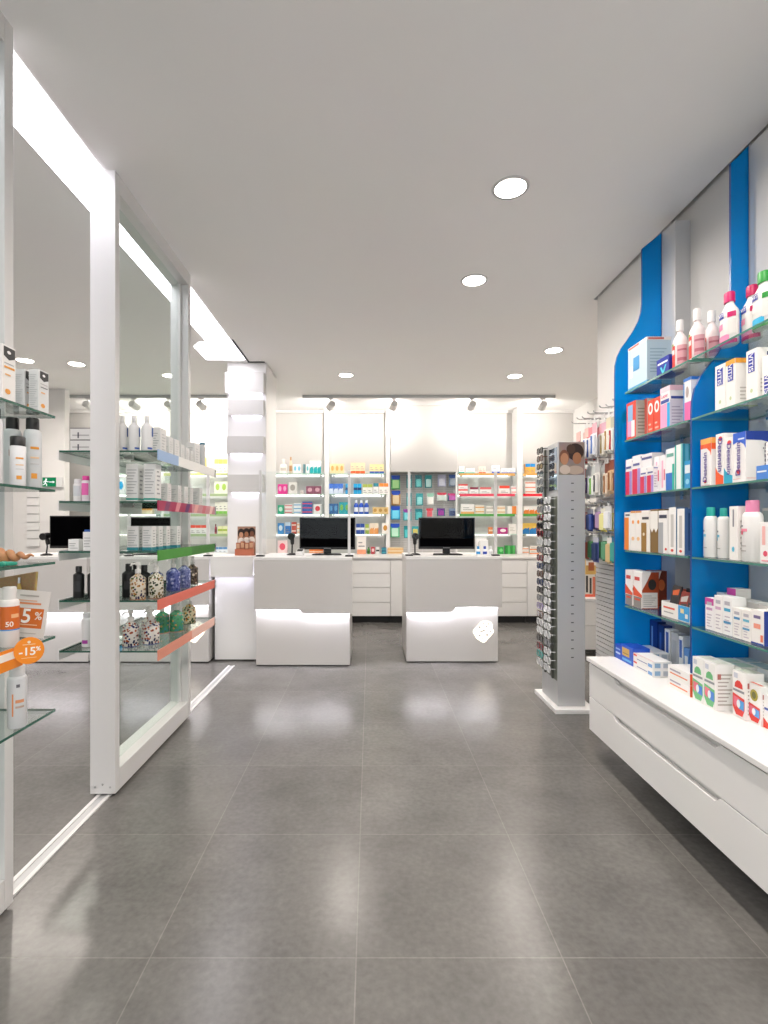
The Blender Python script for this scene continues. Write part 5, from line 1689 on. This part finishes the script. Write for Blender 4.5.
GB = [('L', 'lines', 0.15, 0.85, 0.15, 0.85, 8, '#aeb0b1'), ('F', 'lines', 0.2, 0.8, 0.2, 0.85, 6, '#c2c2c2')]
G1, G2, G3, G4, G5 = GZ
for k, (xx, lk) in enumerate(((-1.198, 'left'), (-1.14, 'middle'), (-1.078, 'right'))):
    bottle('bottle', 0.172, 0.027, '#e9e9e8', '#e6e6e5', (xx, 2.50, G1 + 0.0008), 0.5, '%s of three white bottles on the topmost partition shelf' % lk, 'bottle', LG, cap_h=0.026, cap_r=0.42, shoulder=0.22, sq=0.75,
           prints=[(0.08, 0.14, 0, 50, '#2a58b0'), (0.5, 0.8, 45, 80, '#3c5a98')])
lbox(160.5, 166.5, G1, 0.14, 0.06, '#e6e5e3', GB, [], 'large pale carton right of the three white bottles, topmost partition shelf', xf=-1.056)
for k, (a, b, h) in enumerate(((169, 173.2, 0.115), (174.6, 179.4, 0.115), (181, 184.5, 0.10), (186, 189.4, 0.095), (190.6, 193.6, 0.09), (194.6, 200, 0.145))):
    lbox(a, b, G1, h, 0.05, '#e4e3e2', GB, [], '%s of the slim grey white cartons along topmost partition shelf' % ORD[k], xf=-1.06)
bottle('tube', 0.165, 0.026, '#c9cbcd', '#4a7f9c', (-1.06, LY(202.4, -1.06), G1 + 0.0008), POS, 'grey tube with blue foot at far end of topmost partition shelf', 'tube', LG, cap_h=0.01, cap_r=0.8, sq=0.6, shoulder=0.1, prints=[(0, 0.14, -180, 180, '#3a7592')])
TG = [('FL', 0.0, 1, 0.04, 0.09, '#1fa08e'), ('L', 'lines', 0.1, 0.9, 0.2, 0.9, 9, '#b4b5b6'), ('F', 'lines', 0.25, 0.75, 0.2, 0.9, 6, '#9a9c9e')]
for k, (x0, x1, lk) in enumerate(((-1.18, -1.122, 'left'), (-1.095, -1.038, 'right'))):
    carton('carton', 0.07, x1 - x0, 0.182, '#e6e6e4', TG, (), ((x0 + x1) / 2, 2.50 + 0.035, G2 + 0.0008), POS, '%s of two large cartons with a teal base line, second partition shelf' % lk, 'carton', LG)
for k, (a, b, h) in enumerate(((167.5, 171.5, 0.105), (178, 181.5, 0.105), (184.5, 188, 0.105), (190.5, 193.2, 0.108), (199.6, 202.6, 0.115))):
    lbox(a, b, G2, h, 0.06, '#dedddb', GB + [('FL', 0, 1, 0.0, 0.07, '#8fb9bd')], [], '%s grey white carton past the teal lined pair, second partition shelf' % ORD[k], xf=-1.055)
for k, (x0, x1, yy) in enumerate(((-1.175, -1.12, 2.50), (-1.10, -1.055, 2.50), (-1.10, -1.062, 2.60), (-1.105, -1.062, 2.70), (-1.11, -1.045, 2.80))):
    carton('carton', 0.05, x1 - x0, 0.118, '#e3e3e1', [('FL', 0, 1, 0.0, 0.13, '#2f8a96'), ('L', 'lines', 0.1, 0.9, 0.2, 0.9, 7, '#b0b2b3'), ('F', 'lines', 0.25, 0.75, 0.2, 0.9, 6, '#a2a4a6')], (), ((x0 + x1) / 2, yy + 0.025, G3 + 0.0008), POS,
           '%s carton with teal foot from the near end, third partition shelf' % ORD[k], 'carton', LG)
CER = [('tan_majolica', '#d3cab8', ['#8a5a2c', '#4a5a2c', '#b98a4c', '#3a3550'], 85, '#a5764c', 'cream soap bottle with tan ornament'),
       ('dark_floral', '#d2cebf', ['#2c3a24', '#4a5a30', '#25301f', '#7a6a3a'], 85, '#8a5a3c', 'cream soap bottle with dark green florals'),
       ('blue_ground', '#3c4780', ['#2a3468', '#8f98c4', '#303c74', '#5a66a0'], 80, '#2c3468', 'dark blue patterned soap bottle'),
       ('blue_scroll', '#545f9c', ['#303c7c', '#a9b2da', '#3a4688', '#7c88bc'], 70, '#3a4484', 'blue soap bottle with pale scrolls'),
       ('slate_blue', '#6a74a4', ['#4a5488', '#b0b8d8', '#525c90', '#8f98c0'], 70, '#505a90', 'slate blue soap bottle'),
       ('brown_dark', '#5a5048', ['#3a322c', '#c9b9a4', '#4a3f36', '#8a7660'], 60, '#4a4038', 'dark brown soap bottle'),
       ('iznik', '#d8d4cd', ['#8a3a24', '#2c3468', '#a5562c', '#2a2f50'], 80, '#2f3f7c', 'white soap bottle with rust and navy flowers'),
       ('green', '#4f9a6e', ['#3a7f58', '#c99a5a', '#45906a', '#3f8f9a'], 80, '#b06a4c', 'green patterned soap bottle'),
       ('multi', '#c2b998', ['#2c5a3c', '#c98a2c', '#7a3a24', '#1f4a34'], 75, '#4a5a3c', 'multicoloured soap bottle')]


def soap(kind, x, y, zs, h, r, label, pumpc='#e4e2de'):
    nm, base, cols, sc, rim, lk = CER[kind]
    b = bottle('soap_bottle', h, r, base, pumpc, (x, y, zs + 0.0008), 0.9, label, 'soap bottle', LG, cap_h=h * 0.3, cap_r=0.36, shoulder=0.22, sq=0.9, pump=True, mat=ceramic('majolica_' + nm, base, cols, sc),
               prints=[(0.0, 0.03, -180, 180, rim), (0.76, 0.79, -180, 180, rim)])
    return b


soap(0, -1.115, 2.485, G4, 0.178, 0.037, 'cream soap bottle with tan ornament, near end of fourth partition shelf')
soap(1, -1.048, 2.53, G4, 0.18, 0.036, 'cream soap bottle with dark florals, front of fourth partition shelf')
soap(2, -1.125, 2.72, G4, 0.17, 0.036, 'dark blue patterned soap bottle, leftmost of the blue three')
soap(3, -1.065, 2.80, G4, 0.18, 0.038, 'blue soap bottle with pale scrolls, middle of the blue three')
soap(4, -1.065, 2.96, G4, 0.18, 0.037, 'slate blue soap bottle, right of the blue three')
soap(5, -1.075, 3.13, G4, 0.17, 0.034, 'dark brown soap bottle at far end of fourth partition shelf')
for k, (xx, yy) in enumerate(((-1.195, 2.56), (-1.195, 2.64), (-1.135, 2.60))):
    bottle('bottle', 0.165 - 0.01 * (k == 2), 0.03, '#161617', '#1d1d1f', (xx, yy, G4 + 0.0008), 0.4, '%s black bottle behind the cream soap bottles, fourth partition shelf' % ORD[k], 'bottle', LG, cap_h=0.03, cap_r=0.5, sq=0.7, shoulder=0.15, prints=[(0.3, 0.6, -40, 40, '#2c2c2e')])
soap(6, -1.178, 2.545, G5, 0.175, 0.039, 'white soap bottle with rust flowers, near end of lowest partition shelf')
soap(6, -1.100, 2.60, G5, 0.172, 0.040, 'white soap bottle with rust flowers, front of lowest partition shelf')
soap(6, -1.155, 2.70, G5, 0.17, 0.038, 'white flowered soap bottle behind the other two, lowest partition shelf')
soap(7, -1.150, 2.86, G5, 0.17, 0.037, 'green patterned soap bottle, rear of the green pair')
soap(7, -1.085, 2.90, G5, 0.17, 0.038, 'green patterned soap bottle, front of the green pair')
soap(8, -1.095, 3.13, G5, 0.17, 0.04, 'multicoloured soap bottle at far end of lowest partition shelf')
# far side of the partition
for j, lk in ((0, 'bottom'), (1, 'top')):
    carton('carton', 0.09, 0.10, 0.056, '#dcdad7', [('FR', 0, 1, 0.9, 1, '#8a8886'), ('R', 0.1, 0.9, 0.3, 0.4, '#a9a7a5'), ('R', 0.35, 0.42, 0.1, 0.6, '#55545a')], (), (-1.385, 2.52, G1 + 0.0008 + j * 0.0568), -PI / 2,
           '%s of two stacked grey white boxes left of the nearest post' % lk, 'carton', LG)
for k, (xx, hh, col, cap, lk) in enumerate(((-1.425, 0.11, '#e6e5e4', '#dcdcdc', 'white tube at far side of second partition shelf'), (-1.385, 0.125, '#e9dfe4', '#e0429a', 'pink printed tube at far side of second partition shelf'), (-1.34, 0.11, '#dfe0e2', '#c9c9cb', 'pale grey tube at far side of second partition shelf'))):
    bottle('tube', hh, 0.019, col, cap, (xx, 2.52, G2 + 0.0008), 0, lk, 'tube', LG, cap_h=0.02, cap_r=0.85, sq=0.8, shoulder=0.08, prints=[(0.3, 0.85, -60, 60, '#e86ab0' if k == 1 else '#cfd3d6')], seg=14)
carton('carton', 0.06, 0.05, 0.10, '#2c5aa8', [('L', 0.1, 0.9, 0.6, 0.8, '#e6ecf4'), ('F', 0.1, 0.9, 0.5, 0.8, '#dfe6f0')], (), (-1.395, 2.60, G3 + 0.0008), POS, 'blue and white carton before the half hidden monitor', 'carton', LG)
carton('carton', 0.045, 0.05, 0.055, '#e9e9e7', [('L', 'lines', 0.1, 0.9, 0.2, 0.8, 3, '#b4b4b4')], (), (-1.415, 2.49, G3 + 0.0008), POS, 'small white carton left of the nearest post, third shelf', 'carton', LG)
carton('carton', 0.045, 0.05, 0.09, '#e9e9e7', [('L', 'lines', 0.1, 0.9, 0.2, 0.8, 4, '#b4b4b4')], (), (-1.345, 2.49, G3 + 0.0008), POS, 'white carton against the nearest post, third shelf', 'carton', LG)
for k, (xx, lk) in enumerate(((-1.425, 'black bottle standing left of the nearest white post'), (-1.355, 'black bottle half hidden by the nearest white post'))):
    bottle('bottle', 0.155, 0.026, '#131314', '#1b1b1c', (xx, 2.53, G4 + 0.0008), 0, lk, 'bottle', LG, cap_h=0.028, cap_r=0.55, sq=0.75, shoulder=0.12, prints=[(0.25, 0.65, -40, 40, '#29292b')])
bottle('tube', 0.165, 0.024, '#e2e1e0', '#d0d0d0', (-1.385, 2.53, G5 + 0.0008), 0, 'white tube with purple mark left of the nearest post', 'tube', LG, cap_h=0.02, cap_r=0.85, sq=0.8, shoulder=0.1, prints=[(0.12, 0.24, -40, 30, '#a53a9a')])

# ------------------------------------------------- near partition panel, left frame edge
H1, H2, H3, H4, H5 = G0
HB = [('F', 'poly', [(0.12, 0.97), (0.95, 0.97), (0.95, 0.8), (0.5, 0.74), (0.12, 0.8)], '#1d1c1e'), ('F', 'oval', 0.5, 0.88, 0.14, 0.03, '#e6e6e6'), ('F', 0.15, 0.85, 0.66, 0.68, '#b0b0b0'), ('F', 0.15, 0.9, 0.58, 0.62, '#e0962e'), ('F', 'oval', 0.4, 0.16, 0.2, 0.05, '#e39a3c'), ('F', 0.2, 0.6, 0.45, 0.48, '#e8b070'), ('L', 'lines', 0.1, 0.9, 0.1, 0.9, 16, '#c0c2c3')]
HC = [b for b in HB if not (b[1] == 0.15 and b[2] == 0.9)] + [('F', 0.15, 0.85, 0.58, 0.60, '#5a5a5c')]
carton('carton', 0.055, 0.05, 0.152, '#ebe9e6', HB, (), (-1.033, 1.443, H1 + 0.0008), POS, 'tall white carton with black plate, at the left frame edge', 'carton', LG)
carton('carton', 0.05, 0.03, 0.130, '#dcdddd', HC, (), (-1.026, 1.602, H1 + 0.0008), POS, 'white carton with black plate nearest the topmost shelf end', 'carton', LG)
carton('carton', 0.05, 0.035, 0.130, '#d6d7d8', HC, (), (-1.072, 1.602, H1 + 0.0008), POS, 'grey sided carton left of the one at topmost shelf end', 'carton', LG)
HP = [(0.66, 0.70, 20, 75, '#e0962e'), (0.5, 0.53, 20, 75, '#e9c9a4'), (0.16, 0.25, 25, 60, '#e39a3c'), (0.4, 0.42, 20, 75, '#c9c9c9')]
bottle('spray_bottle', 0.218, 0.0245, '#d5d8da', '#19191a', (-1.052, 1.612, H2 + 0.0008), 0, 'tall grey spray bottle with black cap at second shelf end', 'bottle', LG, cap_h=0.036, cap_r=0.74, shoulder=0.1, dome=True, prints=HP)
bottle('spray_bottle', 0.145, 0.0205, '#e2e2e4', '#19191a', (-1.032, 1.515, H2 + 0.0008), 0, 'small white spray bottle with black cap, second shelf', 'bottle', LG, cap_h=0.027, cap_r=0.96, shoulder=0.02, prints=HP + [(0.75, 0.9, -75, -45, '#a5673c')])
bottle('spray_bottle', 0.217, 0.024, '#d8dbdc', '#19191a', (-1.105, 1.598, H2 + 0.0008), 0, 'tall spray bottle behind the small one, second shelf', 'bottle', LG, cap_h=0.036, cap_r=0.74, shoulder=0.1, dome=True, prints=HP)
bottle('spray_bottle', 0.216, 0.026, '#e4e3e6', '#19191a', (-1.062, 1.452, H2 + 0.0008), 0, 'white spray bottle with black cap at left frame edge', 'bottle', LG, cap_h=0.03, cap_r=0.8, shoulder=0.12, dome=True, prints=HP)

# conch shell: a spiral of growing whorls
mb = MB()
sp = principled('shell_orange', '#cf9468', 0.45, noise=0.35, nscale=60)
pts, rad = [], []
for i in range(60):
    t = i / 59.0
    a = t * 2 * PI * 3.6
    rr = 0.002 + 0.010 * (1 - t) ** 1.1
    pts.append((0.048 * (2 * t - 1) + 0.018, rr * math.cos(a), 0.021 + rr * math.sin(a)))
    rad.append(0.002 + 0.0145 * (1 - t) ** 0.8)
mb.tube(pts, rad, sp, 10)
mb.tube([(-0.034, 0, 0.019), (-0.045, 0.003, 0.015), (-0.053, 0.005, 0.011)], [0.014, 0.009, 0.003], sp, 10)
tag(mb.build('seashell', None, (-1.09, 1.56, H3 + 0.001), 0.35), 'orange brown conch seashell on the third shelf at left', 'seashell')
mb = MB()
pts = []
for k in range(10):
    a = PI / 2 + k * PI / 5
    r = 0.042 if k % 2 == 0 else 0.017
    pts.append((r * math.cos(a), r * math.sin(a)))
mb.prism(pts, 'Z', 0.0, 0.012, principled('starfish_green', '#2f9d84', 0.6, noise=0.2, nscale=80))
tag(mb.build('starfish', None, (-1.035, 1.448, H3 + 0.001), 0.2, bevel=0.004), 'turquoise green starfish ornament at left frame edge', 'ornament')

# woven pouch with tassel behind the offer card
o = empty('woven_pouch', (-1.16, 1.618, H4 + 0.0008), 'tan woven pouch with tassel behind the orange offer card', 'pouch')
kraft = principled('woven_straw', '#a58560', 0.8, noise=0.4, nscale=160)
mb = MB()
mb.prism([(-0.10, 0.0), (0.10, 0.0), (0.118, 0.206), (0.0, 0.185), (-0.10, 0.2)], 'Y', -0.006, 0.006, kraft)
mb.build('pouch_body', o, bevel=0.003)
mb = MB()
mb.tube([(0.117, 0, 0.205), (0.1, 0, 0.0)], 0.0042, principled('straw_trim', '#c6ab6a', 0.8, noise=0.4, nscale=120), 6)
mb.build('edge_trim', o)
mb = MB()
st = principled('tassel_straw', '#bfa35a', 0.8, noise=0.3, nscale=150)
mb.tube([(0.07, -0.011, 0.188), (0.07, -0.012, 0.17)], 0.004, STEEL, 8)
mb.tube([(0.07, -0.012, 0.17), (0.071, -0.013, 0.155), (0.071, -0.013, 0.11)], [0.004, 0.006, 0.011], st, 10)
mb.build('tassel', o)

# offer card
o = carton('offer_card', 0.158, 0.002, 0.142, '#d9d3cf', [('F', 0.12, 0.93, 0.2, 0.62, '#cf6a22'), ('F', 0.2, 0.86, 0.70, 0.74, '#d98a5c'), ('F', 0.24, 0.78, 0.77, 0.79, '#dba27e'), ('F', 0.45, 0.8, 0.87, 0.9, '#a9a29c'), ('F', 0.3, 0.85, 0.26, 0.28, '#e9c0a0'), ('F', 0.1, 0.85, 0.08, 0.1, '#bdb6b0')],
           [('F', '5', 0.63, 0.44, 0.06, '#f4f0ea', 0), ('F', '%', 0.85, 0.46, 0.032, '#eadfd4', 0)], (-1.078, 1.575, H4 + 0.0012), 0.1, 'white offer card with orange panel reading 5 %', 'card', LG, bevel=0)
o.rotation_euler = (-0.12, 0.10, 0.1)
o.location.z = H4 + 0.012
bottle('spray_bottle', 0.172, 0.0245, '#e6e0dd', '#ded9d6', (-1.046, 1.50, H4 + 0.0008), 0.6, 'orange and white sunscreen bottle before the offer card', 'bottle', LG, cap_h=0.036, cap_r=0.72, shoulder=0.08, dome=True,
       prints=[(0.38, 0.86, -100, 100, '#d0661f'), (0.355, 0.38, -100, 100, '#3f8fd4'), (0.62, 0.7, 10, 60, '#e9b080')], texts=[('50', 0.49, 0.02, '#f4e6da')])
bottle('spray_bottle', 0.178, 0.0245, '#d3d5d7', '#dcdddd', (-1.022, 1.497, H5 + 0.0008), 0, 'white bottle standing below the orange discount disc', 'bottle', LG, cap_h=0.03, cap_r=0.82, shoulder=0.08, dome=True,
       prints=[(0.25, 0.68, 5, 14, '#dd9058'), (0.5, 0.56, 25, 75, '#d99468'), (0.4, 0.44, 25, 75, '#b9a294'), (0.8, 0.86, 30, 50, '#6a6a70')])
carton('carton', 0.05, 0.04, 0.12, '#e8e2da', [('F', 0, 1, 0.55, 1, '#e0702a'), ('L', 0, 1, 0.55, 1, '#e0702a')], (), (-1.06, 1.405, H5 + 0.0008), POS, 'orange topped carton at left frame edge, lowest shelf', 'carton', LG)

# shelf-edge offer strip with discount disc
o = empty('discount_strip', (-0.998, 1.40, H4), 'orange shelf strip ending in a round 15% discount disc', 'price tag')
mb = MB()
mb.box(-0.001, 0.0005, -0.5, 0.085, -0.05, 0.008, C('#ef8a1c'))
mb.box(0.0006, 0.0012, -0.5, 0.085, -0.022, -0.001, C('#efece6'))
mb.build('strip', o)
mb = MB()
n = 28
mb.prism([(0.035 * math.cos(2 * PI * k / n) * 1.05, 0.038 * math.sin(2 * PI * k / n)) for k in range(n)], 'Y', -0.0008, 0.0008, C('#f08c1a'))
d = mb.build('disc', o, (0.034, 0.062, -0.003), 0.55)
mb = MB()
mb.disc((0.0, -0.0012, 0.024), 0.004, 'Y', C('#f6e0c4'), 10)
mb.poly([(-0.015, -0.0012, 0.0165), (0.015, -0.0012, 0.0165), (0.015, -0.0012, 0.0185), (-0.015, -0.0012, 0.0185)], C('#f6d2a4'))
mb.poly([(-0.018, -0.0012, -0.021), (0.018, -0.0012, -0.021), (0.018, -0.0012, -0.0193), (-0.018, -0.0012, -0.0193)], C('#f6c890'))
mb.build('small_print', d)
lettering('-15', 0.031, C('#fbf4ea'), d, (-0.004, -0.0016, -0.003), (PI / 2, 0, 0), bold=0.0006)
lettering('%', 0.017, C('#fbf4ea'), d, (0.022, -0.0016, 0.003), (PI / 2, 0, 0), bold=0.0004)

# ------------------------------------------------------------------- camera
cam = bpy.data.cameras.new('camera')
cam.sensor_fit = 'HORIZONTAL'
cam.sensor_width = 36.0
cam.lens = F / 768.0 * 36.0
cam.shift_x = 14.0 / 768.0
cam.shift_y = 13.0 / 768.0
cam.clip_start = 0.05
co = bpy.data.objects.new('camera', cam)
COL.objects.link(co)
co.location = (0, 0, CAMZ)
co.rotation_euler = (PI / 2, 0, 0)
SC.camera = co

vs = SC.view_settings
vs.view_transform = 'Standard'
vs.look = 'None'
vs.gamma = 1.0
vs.use_curve_mapping = False
vs.exposure = 0.48
SC.cycles.max_bounces = 10
SC.cycles.transparent_max_bounces = 28
SC.cycles.sample_clamp_indirect = 6.0
